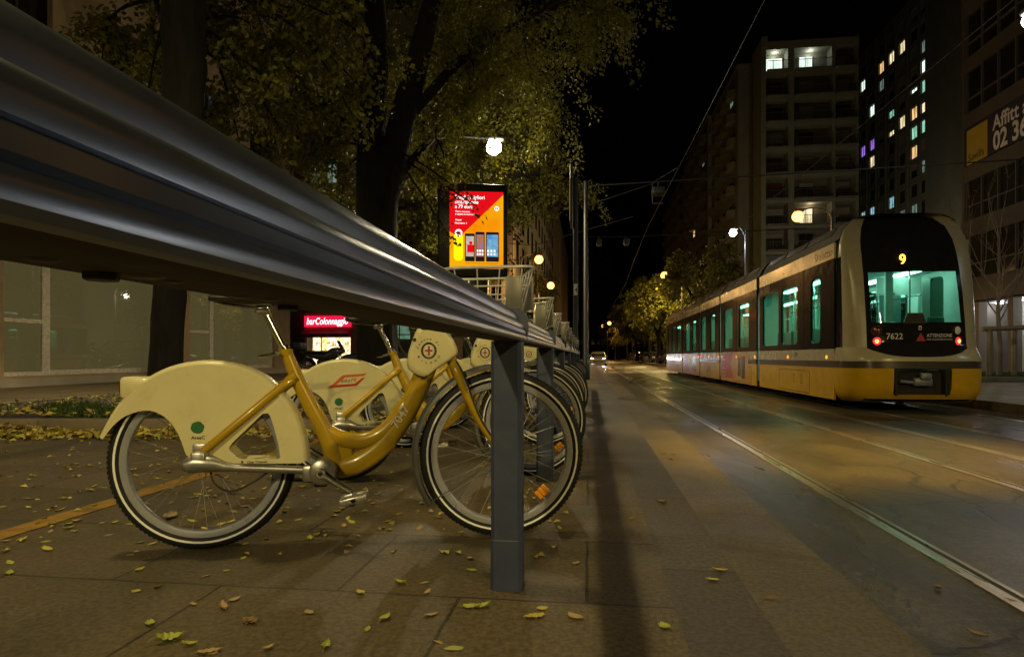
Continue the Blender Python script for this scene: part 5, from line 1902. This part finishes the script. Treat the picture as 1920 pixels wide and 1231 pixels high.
# crown of a tree whose trunk stands outside the picture, its twigs over the top right corner
tree('street_tree', (12.6, 10.6, PLAT_Z), [(0, 0, -.1, .3), (0, 0, .5, .22), (0, 0, 3, .2), (-.1, 0, 5.2, .17)],
     [[(-.1, 0, 5, .12), (-1.2, .6, 7.0, .09), (-3.0, 1.4, 9.0, .04)], [(-.1, 0, 5, .12), (.8, 0, 7, .09), (1.6, 0, 9, .04)]],
     (-1.4, .9, 9.6), (3.4, 2.2, 1.7), 2200, .105, M['leafC'], 'tree whose thin leafy twigs hang into the top right corner', G2, 91, 26)

# young bare tree with its wooden guard
def bare_tree():
    rnd = random.Random(17)
    t = thing('bare_tree', (13.6, 22.4, PLAT_Z), 0, 'young almost bare tree with thin upright branches in front of the glass office block', 'tree')
    b = MB()
    b.tube(cr([(0, 0, 0), (.03, 0, 1.0), (-.03, 0, 2.2), (.0, 0, 3.4)], 4), [.085 - .0032 * i for i in range(13)], 9)
    tips = []
    def grow(p, d, ln, r_, lev):
        path = [p]
        q = p
        dd = d
        for i in range(4):
            dd = (dd + rv(rnd) * .16 + V((0, 0, .06))).normalized()
            q = q + dd * ln / 4
            path.append(q)
        b.tube(path, [r_ * (1 - .16 * i) for i in range(5)], 5, False)
        if lev == 0:
            tips.append((path, dd))
            return
        for k in range(4 if lev > 1 else 3):
            i = rnd.choice((2, 3, 4, 4))
            s = (dd + rv(rnd) * .75 + V((0, 0, .1))).normalized()
            grow(path[i], s, ln * rnd.uniform(.45, .75), r_ * .5, lev - 1)
    for k in range(9):
        a = k * 2.4
        z = 1.9 + .17 * k
        grow(V((0, 0, z)), V((math.cos(a) * .62, math.sin(a) * .62, .9)).normalized(), 2.4 - .03 * k, .024, 2)
    b.build('trunk', M['twig'], t, 60)
    lf = MB()
    for path, dd in tips:
        if rnd.random() < .5:
            for k in range(3):
                leaf_mesh(lf, path[rnd.randrange(5)] + rv(rnd) * .06, rv(rnd).normalized(), rv(rnd).normalized(), .08)
    lf.build('crown', M['leafA'], t)
bare_tree()
M['wood'] = mat('weathered_round_timber', (.30, .22, .12), .75, 0, (.22, .16, .085), 6, bump=.3, stretch=(3, 3, .6))
t = thing('tree_guard', (12.7, 21.4, PLAT_Z), 0, 'round timber guard frame around the young bare tree', 'tree guard')
b = MB()
for x, y in ((0, 0), (1.05, .5), (2.0, 0), (1.0, 1.6)):
    MB().lathe([(0, 0), (.075, 0), (.075, 1.62), (.06, 1.65), (0, 1.65)], (x, y, 0), 'z', 10).build('post', M['wood'], t, 40)
MB().tube([(-.2, 0, 1.66), (2.25, 0, 1.74)], .075, 10).build('top_rail', M['wood'], t, 40)
MB().tube([(0, .03, 1.58), (1.0, 1.6, 1.58)], .06, 10).build('side_rail', M['wood'], t, 40)

# ------------------------------------------------------------------ planting beds
M['stone'] = mat('bed_kerb_stone', (.19, .155, .105), .8, 0, (.13, .105, .075), 3, 8, bump=.3, bscale=40)
t = thing('planting_bed', (-7.9, 5.95, 0), 0, 'raised soil bed with a stone kerb along the pavement, strewn with leaves', 'planting bed')
b = MB()
MK = Matrix.Translation(V((5.3, -.33, 0))) @ Matrix.Rotation(R(7.15), 4, 'Z')
for k in range(6):
    b.rbox(-.9 * k - .892, -.9 * k, -.0, .13, -.05, .135, .012, MK)
for k in range(40):
    b.rbox(5.17, 5.3, -.19 + 1.2 * k, 1.002 + 1.2 * k, -.05, .135, .012)
    b.rbox(0, .12, -.8 + 1.2 * k, .392 + 1.2 * k, -.05, .12, .012)
b.build('kerb_stones', M['stone'], t, 40)
b = MB()
nx, ny = 14, 60
g = [[V((.1 + 5.1 * i / nx, (-.25 - .1255 * (5.2 - 5.1 * i / nx)) * (1 - j / ny) + 47 * j / ny, .08 + .035 * math.sin(i * 1.9 + j) * math.cos(j * .7))) for i in range(nx + 1)] for j in range(ny + 1)]
b.loft(g, False)
b.build('soil', M['soil'], t, 60)
t = thing('grass_bed', (11.7, 20.3, PLAT_Z), 0, 'small kerbed lawn under the young bare tree on the right pavement', 'planting bed')
b = MB()
b.rbox(0, 9, 0, .2, -.05, .16, .02)
b.rbox(0, .2, .2, 9, -.05, .16, .02)
b.build('kerb_stones', M['stone'], t, 40)
MB().box(.2, 9, .2, 9, 0, .12).build('soil', M['soil'], t)
M['grass'] = mat('short_grass', (.055, .10, .015), .7, 0, (.03, .055, .01), 5, island=1, trans=.2)
rnd = random.Random(8)
b = MB()
for k in range(9000):
    x, y = 11.9 + 6 * rnd.random(), 20.5 + 6.5 * rnd.random()
    a = rnd.random() * 6.28
    h = rnd.uniform(.05, .13)
    p = V((x, y, PLAT_Z + .11))
    d = V((math.cos(a), math.sin(a), 0)) * .012
    b.add([p - d, p + d, p + V((rnd.uniform(-.04, .04), rnd.uniform(-.04, .04), h))], [(0, 1, 2)])
for k in range(2600):
    cx_, cy_ = rnd.choice(((-5.75, 6.75), (-5.2, 6.6), (-6.3, 7.2), (-4.6, 6.9), (-6.9, 6.5), (-3.6, 6.8)))
    p = V((cx_ + rnd.gauss(0, .16), cy_ - .45 + rnd.gauss(0, .14), .09))
    a = rnd.random() * 6.28
    d = V((math.cos(a), math.sin(a), 0)) * .010
    b.add([p - d, p + d, p + V((rnd.uniform(-.06, .06), rnd.uniform(-.06, .06), rnd.uniform(.04, .14)))], [(0, 1, 2)])
tag(b.build('grass', M['grass']), 'short green grass tufts growing in the planting beds', 'grass', kind='stuff')

# ------------------------------------------------------------------ fallen leaves
LC = {'y': mat('fallen_leaf_yellow', (.50, .42, .07), .6, 0, (.38, .31, .05), 40), 'g': mat('fallen_leaf_green', (.36, .38, .06), .6, 0, (.27, .28, .04), 40),
      'b': mat('fallen_leaf_brown', (.22, .14, .06), .7, 0, (.13, .085, .04), 40), 't': mat('fallen_leaf_tan', (.38, .27, .12), .7, 0, (.28, .19, .09), 40)}
def leaf_shape(rnd, curl, lobes=0):
    b = MB()
    n_, m_ = 14, 4
    rows = []
    for i in range(n_ + 1):
        u = i / n_
        wdt = .31 * math.sin(PI * min(1, u * .96 + .04)) ** .8 * (1 - .35 * u) * (1 + (.32 * math.sin(u * 26) if lobes else .05 * math.sin(u * 23)))
        row = []
        for j in range(m_ + 1):
            s = (j / m_ - .5) * 2
            z = curl * (s * s * .22 + (u - .5) ** 2 * .75) + .012 * math.sin(u * 9 + s * 3)
            row.append(V((u - .5, s * wdt, z + .01)))
        rows.append(row)
    b.loft(rows, False)
    b.tube([(-.5, 0, curl * .18 + .01), (-.62, .02, curl * .2), (-.74, .01, .01)], [.012, .010, .008], 4)
    return b
rnd = random.Random(23)
LP = {}
for c_ in 'ygbt':
    for q in range(4):
        o = leaf_shape(rnd, (.10, .28, .5, .85)[q], q % 2).build('fallen_leaf', LC[c_], None, 60)
        me = o.data
        bpy.data.objects.remove(o)
        LP[(c_, q)] = me
LN = {'y': 'small yellow leaf lying on the pavement', 'g': 'small yellow-green leaf lying on the pavement', 'b': 'curled brown leaf lying on the pavement', 't': 'dry tan leaf lying on the pavement'}
def px_ground(px_, py_, z0):
    s_, c2 = math.sin(math.atan(145 / 1150)), math.cos(math.atan(145 / 1150))
    rx, rz = (px_ - 960) / 1150, (668 - py_) / 1150
    t_ = (z0 - CAM_H) / rz
    return V((t_ * (c2 * rx - s_), t_ * (s_ * rx + c2), z0))
def fallen(px_, py_, c_, size, z0=0.0, label=None, q=None):
    p = px_ground(px_, py_, z0)
    o = bpy.data.objects.new('fallen_leaf', LP[(c_, rnd.randrange(4) if q is None else q)])
    C.objects.link(o)
    o.location = p + V((0, 0, .001))
    o.rotation_euler = (rnd.uniform(-.15, .15), rnd.uniform(-.2, .2), rnd.uniform(0, 6.28))
    o.scale = (size,) * 3
    tag(o, label or LN[c_] + (' slabs' if z0 == 0 else ' edge or road'), 'leaf', {'y': 'fallen yellow leaves', 'g': 'fallen yellow-green leaves', 'b': 'fallen brown leaves', 't': 'fallen tan leaves'}[c_])
    return o
NEAR = [(51, 936, 't'), (53, 952, 'g'), (84, 973, 'b'), (191, 980, 'y'), (203, 1003, 'y'), (89, 1031, 'y'), (11, 1015, 't'), (9, 1035, 'y'), (18, 1055, 'g'), (18, 1075, 'g'), (262, 1068, 'y'), (425, 1069, 'g'), (255, 1108, 'y'),
        (297, 1101, 'b'), (386, 1080, 't'), (275, 1047, 't'), (456, 1046, 'g'), (443, 1022, 't'), (363, 1133, 't'), (440, 1125, 't'), (418, 1140, 't'), (281, 1171, 'g'), (317, 1202, 'g'), (354, 1210, 'g'), (394, 1223, 't'),
        (467, 1164, 'b'), (503, 1217, 't'), (611, 1212, 'g'), (580, 1149, 't'), (689, 1179, 'g'), (581, 1011, 'g'), (499, 1011, 't'), (676, 1112, 'y'), (359, 977, 'g'), (425, 945, 'b'), (380, 958, 'y'), (474, 935, 'y'),
        (434, 925, 't'), (627, 967, 'y'), (632, 959, 'g'), (645, 987, 't'), (748, 963, 'g'), (787, 991, 't'), (719, 991, 't'), (823, 971, 'b'), (808, 960, 't'), (864, 1000, 'g'), (1049, 990, 'g'), (1031, 977, 't'), (881, 1048, 't'),
        (884, 1068, 'g'), (750, 1094, 'g'), (797, 1092, 't'), (801, 1112, 't'), (885, 1139, 'g'), (906, 1139, 'g'), (1017, 1141, 'y'), (1001, 1156, 'y'), (1080, 1159, 't'), (722, 1160, 'g'), (809, 1153, 't'), (1248, 1177, 'g'),
        (823, 1204, 't'), (850, 1216, 'g'), (1080, 1055, 't'), (1201, 960, 'b'), (1184, 972, 'b'), (1244, 942, 'b'), (1122, 912, 't'), (1240, 942, 'b'), (715, 935, 'b'), (690, 940, 'b'), (700, 945, 't')]
for px_, py_, c_ in NEAR:
    fallen(px_, py_, c_, rnd.uniform(.030, .054))
for px_, py_, c_, s_ in ((1001, 1157, 'y', .07), (394, 1222, 't', .06), (317, 1201, 'g', .065), (467, 1165, 'b', .065)):
    fallen(px_, py_, c_, s_)
fallen(317, 971, 't', .105, label='large curled brown leaf lying behind the nearest rear wheel', q=2)
for px_, py_ in ((1350, 1070), (1335, 1087)):
    fallen(px_, py_, 'y', .05, label='pair of yellow leaves lying on the dark kerb stone')
for px_, py_ in ((1448, 1120), (1760, 1102), (1832, 1190), (1888, 1124), (1310, 942), (1337, 947), (1236, 842), (1243, 850), (1250, 856), (1258, 862), (1262, 852)):
    fallen(px_, py_, 'b', .06, ROAD_Z + .006, label='brown leaf lying on the roadway by the kerb or rails')
for k in range(170):
    px_ = rnd.uniform(0, 760)
    py_ = 838 + (rnd.random() ** 1.4) * 190
    fallen(px_, py_, rnd.choice('yyyyggt'), rnd.uniform(.028, .05))
# leaf litter drifted against the bed kerb
b = [MB(), MB(), MB()]
mats_ = [LC['y'], LC['t'], LC['g']]
for k in range(5200):
    q = b[rnd.choice((0, 0, 0, 1, 1, 2))]
    if k < 3600:
        x = rnd.uniform(-7.9, -1.6)
        y1 = 5.61 + (x + 2.6) * .1255 if x < -2.6 else 5.75
        y = y1 - abs(rnd.gauss(0, .20)) * (1.0 if x < -3.2 else .7)
        z = max(.006, .05 * math.exp(-(y1 - y) * 6) * rnd.random() * (1.1 + .9 * math.sin(x * 3.1)))
    elif k < 4500:
        x, y, z = rnd.uniform(-7.8, -2.7), 5.75 + rnd.random() ** 1.6 * 3.4, .115 + rnd.random() * .02
    else:
        y = rnd.uniform(6, 16)
        x = -2.58 + abs(rnd.gauss(0, .2))
        z = max(.006, .06 * rnd.random())
    d = V((rnd.uniform(-1, 1), rnd.uniform(-1, 1), rnd.uniform(-.15, .5))).normalized()
    leaf_mesh(q, V((x, y, z)), d, V((rnd.uniform(-.5, .5), rnd.uniform(-.5, .5), 1)).normalized(), rnd.uniform(.05, .10), .34)
for k in range(700):
    q = b[rnd.choice((0, 0, 0, 1, 2))]
    x, y = rnd.uniform(-6.5, -.1), rnd.uniform(2.0, 5.6)
    if k > 560:
        x, y = rnd.uniform(-7, -.4), rnd.uniform(5.6, 13)
        if x < -2.6:
            continue
    d = V((rnd.uniform(-1, 1), rnd.uniform(-1, 1), rnd.uniform(-.05, .25))).normalized()
    leaf_mesh(q, V((x, y, .006)), d, V((rnd.uniform(-.4, .4), rnd.uniform(-.4, .4), 1)).normalized(), rnd.uniform(.02, .045), .34)
alln = MB()
for i, q in enumerate(b):
    alln.cur = i
    alln.add(q.v, q.f)
tag(alln.build('leaf_litter', mats_), 'drift of yellow fallen leaves along the planting bed kerb', 'leaf litter', kind='stuff')
# ------------------------------------------------------------------ lit advert
M['adbox'] = mat('black_advert_housing', (.014, .014, .014), .4, .2, (.022, .022, .022), 8)
t = thing('advert_display', (-2.5, 13.5, 0), R(13), 'tall black street display with a lit red and yellow smartphone advert', 'advert')
b = MB()
b.rbox(-.86, .70, 0, .34, 2.52, 4.60, .03)
b.build('housing', M['adbox'], t, 40)
b = MB()
b.rbox(-.28, .28, .08, .26, 0, 2.53, .02)
b.build('pillar', M['adbox'], t, 40)
E_Y = emis('poster_yellow', (1, .46, .004), .95, (1, .24, .002), .95, (.40, .68))
E_R = emis('poster_red', (1, .006, .012), .80)
E_W = emis('poster_white', (1, .88, .85), 1.5)
E_Y2 = emis('poster_bright_yellow', (1, .80, .004), 1.25)
E_D = emis('phone_black', (.02, .02, .025), .5)
x0, x1, z0, z1 = -.60, .60, 2.70, 4.42
FP = lambda y: (lambda u, v, w_: V((u, y - w_, v)))
po = MB().plate([(x0, z0), (x1, z0), (x1, z1), (x0, z1)], (), .004, FP(-.002)).build('poster', E_Y, t)
MB().plate([(x0, z1), (x0, z1 - .90), (x0 + .12, z1 - .97), (x0 + .27, z1 - .97), (x1, z1 - .06), (x1, z1)], (), .002, FP(-.008)).build('red_field', E_R, po)
b = MB()
b.plate(rrect(x0 + .09, z0 + .17, x0 + .30, z0 + .80, .09), (), .002, FP(-.0075))
b.build('yellow_glow_panel', E_Y2, po)
le = MB()
for s_, zz, sz, wd in (('Scegli i migliori', z1 - .17, .115, .66), ('smartphone', z1 - .275, .115, .52), ('a 79 euro', z1 - .38, .115, .40), ('Vieni a trovarci,', z1 - .47, .05, .33), ('ti aspetta la ricarica in piu', z1 - .53, .05, .52), ('Vieni', z1 - .66, .055, .14), ('Numero 1', z1 - .73, .055, .26)):
    le.text(s_, (x0 + .12, -.0125, zz), (1, 0, 0), (0, 0, 1), sz, 0, .014, width=wd)
le.plate(ngon(x0 + .20, z1 - .93, .082, 24), [ngon(x0 + .21, z1 - .935, .040, 18)], .002, FP(-.0125))
le.plate(ngon(x1 - .15, z1 - .37, .055, 20), [rrect(x1 - .185, z1 - .40, x1 - .155, z1 - .34, .004), rrect(x1 - .145, z1 - .40, x1 - .115, z1 - .34, .004)], .002, FP(-.009))
le.build('lettering', E_W, po)
for k, (a, e, zt) in enumerate(((x0 + .34, x0 + .56, z0 + .78), (x0 + .575, x0 + .78, z0 + .82), (x0 + .81, x0 + 1.10, z0 + .82))):
    ph = MB().plate(rrect(a, z0 + .16, e, zt, .02), (), .003, FP(-.009)).build('printed_phone', E_D, po)
    sc = MB()
    sc.plate([(a + .02, z0 + .27), (e - .02, z0 + .27), (e - .02, zt - .06), (a + .02, zt - .06)], (), .001, FP(-.013))
    sc.build('phone_screen', emis('phone_screen_glow', ((.9, .8, .65), (.45, .25, .55), (.10, .42, .85))[k], .7, ((.75, .6, .5), (.65, .25, .06), (.35, .70, .95))[k], 6), ph)
    ic = MB()
    if k == 0:
        ic.plate([(a + .05, z0 + .36), (e - .02, z0 + .36), (e - .02, z0 + .53), (a + .05, z0 + .53)], (), .001, FP(-.0145))
        ic.plate(ngon((a + e) / 2 + .02, z0 + .57, .04, 10), (), .001, FP(-.0145))
    else:
        for i in range(3):
            for j in range(2):
                ic.plate(rrect(a + .03 + i * .055 * (1.3 if k == 2 else 1), z0 + .30 + j * .075, a + .065 + i * .055 * (1.3 if k == 2 else 1), z0 + .345 + j * .075, .006), (), .001, FP(-.0145))
    ic.build('phone_icons', E_R if k == 0 else E_W, ph)
le = MB()
le.box(x0 + .34, x1 - .12, -.012, -.010, z0 + .115, z0 + .122)
le.build('fine_print', E_D, po)
ld = bpy.data.lights.new('poster_light', 'AREA')
ld.energy = 26
ld.color = (1, .5, .14)
ld.shape = 'RECTANGLE'
ld.size, ld.size_y = 1.1, 1.6
lo = bpy.data.objects.new('poster_light', ld)
C.objects.link(lo)
lo.parent = po
lo.location = (0, -.06, 3.55)
lo.rotation_euler = (R(90), 0, 0)

# ------------------------------------------------------------------ poles, wires
t = thing('tram_stop_pole', (-.33, 15.0, 0), 0, 'slim grey pole with a sticker and sign blade at the far end of the rack', 'pole')
b = MB()
b.lathe([(0, 0), (.09, 0), (.09, .3), (.062, .34), (.06, 5.1), (0, 5.12)], n=14)
b.build('pole', M['pole'], t, 40)
MB().plate(rrect(-.045, 2.22, .045, 2.50, .005), (), .004, lambda u, v, w_: V((u, -.0615 - w_, v))).build('sticker', M['whiteink'], t)
b = MB()
b.text('4', (-.025, -.067, 2.30), (1, 0, 0), (0, 0, 1), .14, 0, .01)
b.build('sticker_lettering', M['ink'], t)
b = MB()
b.rbox(-.13, -.075, -.35, .35, 3.9, 5.35, .02, Matrix.Translation(V((0, 0, 0))))
b.build('sign_blade', M['pole'], t, 40)
b = MB()
b.box(-.137, -.131, -.33, .33, 4.0, 5.0)
b.build('lit_sign_face', emis('sign_face_glow', (1, .62, .18), .5), t)
t = thing('catenary_pole', (-.12, 20.0, 0), 0, 'thick black mast beside the slim pole, carrying the tram wires', 'mast')
b = MB()
b.lathe([(0, 0), (.14, 0), (.14, .5), (.09, .56), (.07, 6.4), (0, 6.45)], n=14)
b.build('mast', M['adbox'], t, 40)
b = MB()
b.rod((0, 0, 6.25), (13, 0, 6.6), .022, 6)
b.rod((0, 0, 5.6), (2.2, 0, 6.28), .016, 6)
b.build('bracket_arm', M['wirem'], t)
b = MB()
b.rbox(2.1, 2.5, -.2, .2, 5.88, 6.12, .04)
b.rod((2.3, 0, 6.12), (2.3, 0, 6.32), .03, 6)
b.box(2.15, 2.45, -.02, .02, 5.6, 5.64)
b.rod((2.12, 0, 5.62), (2.12, 0, 6.3), .015, 5)
b.rod((2.15, 0, 6.3), (2.9, 0, 6.75), .015, 5)
b.build('insulator', M['pole'], t, 40)
t = thing('span_wire', (-2.0, 30, 0), 0, 'cross wire over the road with unlit lanterns hung from it, beyond the mast', 'span wire')
MB().tube([(1.5, 0, 6.55), (4, 0, 6.5), (12, 0, 6.7)], .022, 6).build('wire', M['wirem'], t)
for x in (2.45, 3.75):
    b = MB()
    b.rbox(x - .10, x + .14, -.25, .25, 6.1, 6.42, .05, Matrix.Translation(V((0, 0, 0))))
    b.rod((x, 0, 6.42), (x, 0, 6.52), .025, 6)
    b.build('lantern', M['pole'], t, 40)
def wire(x, label):
    t = MB()
    pts = []
    for k in range(21):
        pts.append((x + .12 * math.sin(k * 1.5), -4 + 9 * k, 5.5 - .0))
    t.tube(pts, .009, 5)
    return tag(t.build('contact_wire', M['wirem']), label, 'overhead wire', 'overhead tram wires')
wire(2.25, 'thin overhead wire above the near tram track, crossing the black sky')
wire(5.55, 'thin overhead wire above the track of the tram')
tag(MB().tube([(-12.5, 30, 7), (-2.2, 24.5, 5.2), (1.6, 23, 5.9)], .012, 5).build('stay_wire', M['wirem']), 'thin stay wire slanting from the left trees to the mast', 'overhead wire')
# traffic light
t = thing('traffic_light', (-2.95, 47, 0), 0, 'small traffic light showing red, under the orange lamps', 'traffic light')
MB().lathe([(0, 0), (.06, 0), (.05, 3.0), (0, 3.0)], n=10).build('pole', M['pole'], t, 40)
b = MB()
b.rbox(-.16, .16, -.12, .12, 2.9, 3.85, .03)
b.build('signal_head', M['adbox'], t, 40)
for k, (m_, nm) in enumerate(((emis('signal_red', (1, .02, .05), 6), 'red_light'), (M['black'], 'amber_light'), (M['black'], 'green_light'))):
    MB().lathe([(0, -.145), (.11, -.13), (.11, -.11)], (0, 0, 3.68 - .3 * k), 'y', 14).build(nm, m_, t, 40)

# ------------------------------------------------------------------ cars
M['carpaint'] = mat('dark_car_paint', (.03, .032, .036), .2, .2, (.036, .038, .042), 3, coat=.8)
M['carpaint2'] = mat('silver_car_paint', (.25, .25, .25), .25, .5, (.22, .22, .22), 3, coat=.6)
M['carglass'] = mat('car_glass', (.01, .011, .012), .05, 0, (.014, .015, .016), 4)
G_HEAD = emis('headlamp_glow', (.95, .97, 1), 40)
def make_car(paint, on=False):
    t = thing('parked_car')
    prof = [(-2.02, .32), (-2.05, .62), (-1.98, .86), (-1.75, .95), (-1.35, 1.38), (-.6, 1.46), (.15, 1.42), (.85, .98), (1.75, .82), (2.0, .66), (2.03, .34)]
    P = cr(prof, 4)
    b = MB()
    rows = []
    for yy, k, dz in ((-.80, .985, -.01), (-.84, .97, -.02), (-.78, 1, 0), (0, 1.01, .01), (.78, 1, 0), (.84, .97, -.02), (.80, .985, -.01)):
        rows.append([V((x * k, yy * (1 - .20 * max(0, (z - .9)) / .55), .3 + (z - .3) * k + dz)) for x, z in P])
    b.loft(rows, False)
    for sg in (-1, 1):
        b.add([V((x * .985, sg * .80 * (1 - .20 * max(0, (z - .9)) / .55), .3 + (z - .3) * .985)) for x, z in P], [tuple(range(len(P)))])
    b.box(-1.95, 1.95, -.76, .76, .22, .34)
    body = b.build('body', paint, t, 50)
    for sg in (-1, 1):
        g = MB()
        F = lambda u, v, w_, sg=sg: V((u, sg * (.845 * (1 - .215 * max(0, (v - .9)) / .55) + w_), v))
        g.plate([(-1.45, .96), (-.62, .96), (-.62, 1.36), (-1.15, 1.33)], (), .006, F)
        g.plate([(-.54, .96), (.62, .96), (.12, 1.34), (-.54, 1.37)], (), .006, F)
        g.build('side_window', M['carglass'], body)
        m_ = MB()
        m_.rbox(.48, .62, sg * .93 - .07, sg * .93 + .07, .95, 1.07, .03)
        m_.build('mirror', paint, t, 40)
    g = MB()
    g.add([V((.22, -.62, 1.375)), V((.22, .62, 1.375)), V((.84, .70, 1.015)), V((.84, -.70, 1.015))], [(0, 1, 2, 3)])
    g.build('windscreen', M['carglass'], body)
    g = MB()
    g.add([V((-1.40, -.60, 1.36)), V((-1.40, .60, 1.36)), V((-1.76, .68, .985)), V((-1.76, -.68, .985))], [(3, 2, 1, 0)])
    g.build('rear_window', M['carglass'], body)
    for sx in (-1.28, 1.25):
        for sg in (-1, 1):
            b = MB()
            b.lathe([(.19, -.09), (.29, -.09), (.315, -.06), (.315, .06), (.29, .09), (.19, .09)], (sx, sg * .76, .315), 'y', 24)
            wl = b.build('wheel', M['rubber'], t, 40)
            b = MB()
            b.lathe([(0, sg * .075), (.06, sg * .085), (.19, sg * .07), (.2, sg * .092), (.215, sg * .093)], (sx, sg * .76, .315), 'y', 20)
            b.build('rim', M['rim'], wl, 40)
    for sg in (-1, 1):
        b = MB()
        b.ball((1.93, sg * .60, .70), .1, 12, 8, (.55, 1.5, .75))
        b.build('headlight', G_HEAD if on else M['alu'], t, 40)
        b = MB()
        b.rbox(-2.06, -1.96, sg * .66 - .1, sg * .66 + .1, .68, .88, .02)
        b.build('tail_light', M['redlens'], t, 40)
    b = MB()
    b.rbox(1.98, 2.05, -.5, .5, .38, .56, .02)
    b.build('grille', M['black'], t, 40)
    return t
car = make_car(M['carpaint'])
car.location = (-8.3, 25.2, 0)
car.rotation_euler = (0, 0, R(172))
tag(car, 'dark parked car half hidden by the big tree trunk, in front of the bar', 'car')
on = make_car(M['carpaint2'], True)
on.name = 'oncoming_car'
on.location = (.95, 66, ROAD_Z)
on.rotation_euler = (0, 0, R(-92))
tag(on, 'silver car coming down the road with bright headlights on', 'car')
for sg in (-1, 1):
    ld = bpy.data.lights.new('headlamp', 'SPOT')
    ld.energy = 120
    ld.color = (.93, .96, 1)
    ld.spot_size = R(70)
    ld.spot_blend = .8
    ld.shadow_soft_size = .08
    lo = bpy.data.objects.new('headlamp', ld)
    C.objects.link(lo)
    lo.parent = on
    lo.location = (2.1, sg * .6, .7)
    lo.rotation_euler = (R(90), 0, R(-90))
silver = make_car(M['carpaint2'])
CL = ['nearest parked car of the row under the far yellow trees', 'second parked car of the row under the far yellow trees', 'third parked car of the row under the far yellow trees', 'fourth parked car of the row under the far yellow trees',
      'fifth parked car of the row under the far yellow trees', 'next to last parked car of the row under the far yellow trees', 'last parked car of the row under the far yellow trees']
for k in range(7):
    y = 62 + 9.5 * k
    if k == 0:
        o = silver
    else:
        o = dup(car if k in (1, 2, 4, 6) else silver)
    o.location = (8.4 + .1 * (k % 3), y, PLAT_Z)
    o.rotation_euler = (0, 0, R(90 if k % 2 else -90))
    tag(o, CL[k], 'car', 'cars parked under the far trees')

# ------------------------------------------------------------------ motorcycle
t = thing('motorcycle', (-9.6, 21.4, 0), R(-4), 'black motorcycle with a top case parked in front of the bar', 'motorcycle')
for x, nm in ((-.68, 'wheel'), (.72, 'wheel')):
    b = MB()
    b.lathe([(.30 + .075 * math.cos(2 * PI * k / 10) - .02, .06 * math.sin(2 * PI * k / 10)) for k in range(10)], (x, 0, .35), 'y', 32, True)
    wl = b.build(nm, M['rubber'], t, 40)
    b = MB()
    for k in range(6):
        a = k * PI / 3
        b.rod((x, 0, .35), (x + .22 * math.cos(a), 0, .35 + .22 * math.sin(a)), .018, 6)
    b.lathe([(.20, -.03), (.235, -.04), (.235, .04), (.20, .03)], (x, 0, .35), 'y', 28, True)
    b.build('rim', M['alu'], wl, 40)
b = MB()
rows = []
for x, zl, zh, hw in ((-.95, .86, .93, .06), (-.6, .72, .90, .12), (-.2, .60, .86, .16), (.05, .5, .92, .17), (.3, .55, 1.06, .19), (.5, .70, 1.08, .17), (.66, .82, 1.05, .12), (.78, .88, 1.0, .06)):
    rows.append([V((x, hw * math.cos(a), (zl + zh) / 2 + (zh - zl) / 2 * math.sin(a))) for a in [2 * PI * k / 14 for k in range(14)]])
b.loft(rows, True, True)
b.rbox(-.25, .32, -.17, .17, .25, .62, .05)
b.tube([(-.68, .12, .35), (-.1, .12, .42)], .035, 8)
b.build('body', M['carpaint'], t, 50)
b = MB()
b.rbox(-.75, .08, -.15, .15, .86, .95, .035)
b.build('seat', M['black'], t, 40)
b = MB()
b.rbox(-1.2, -.8, -.22, .22, .98, 1.26, .07)
b.rod((-.9, .1, .98), (-.6, .1, .88), .015, 6)
b.build('top_case', M['black'], t, 40)
b = MB()
for sg in (-1, 1):
    b.rod((.72, sg * .09, .35), (.52, sg * .09, 1.0), .026, 8)
b.tube(cr([(.38, -.38, 1.10), (.46, -.2, 1.14), (.5, 0, 1.1), (.46, .2, 1.14), (.38, .38, 1.10)], 4), .014, 8)
b.build('fork', M['alu'], t, 40)
b = MB()
b.add([V((.70, -.16, 1.02)), V((.70, .16, 1.02)), V((.52, .13, 1.32)), V((.52, -.13, 1.32))], [(0, 1, 2, 3)])
b.build('wind_shield', M['carglass'], t)
b = MB()
b.tube([(-.1, -.15, .3), (-.6, -.17, .36), (-1.0, -.19, .5)], [.03, .05, .055], 10)
b.build('exhaust', M['chrome'], t, 40)
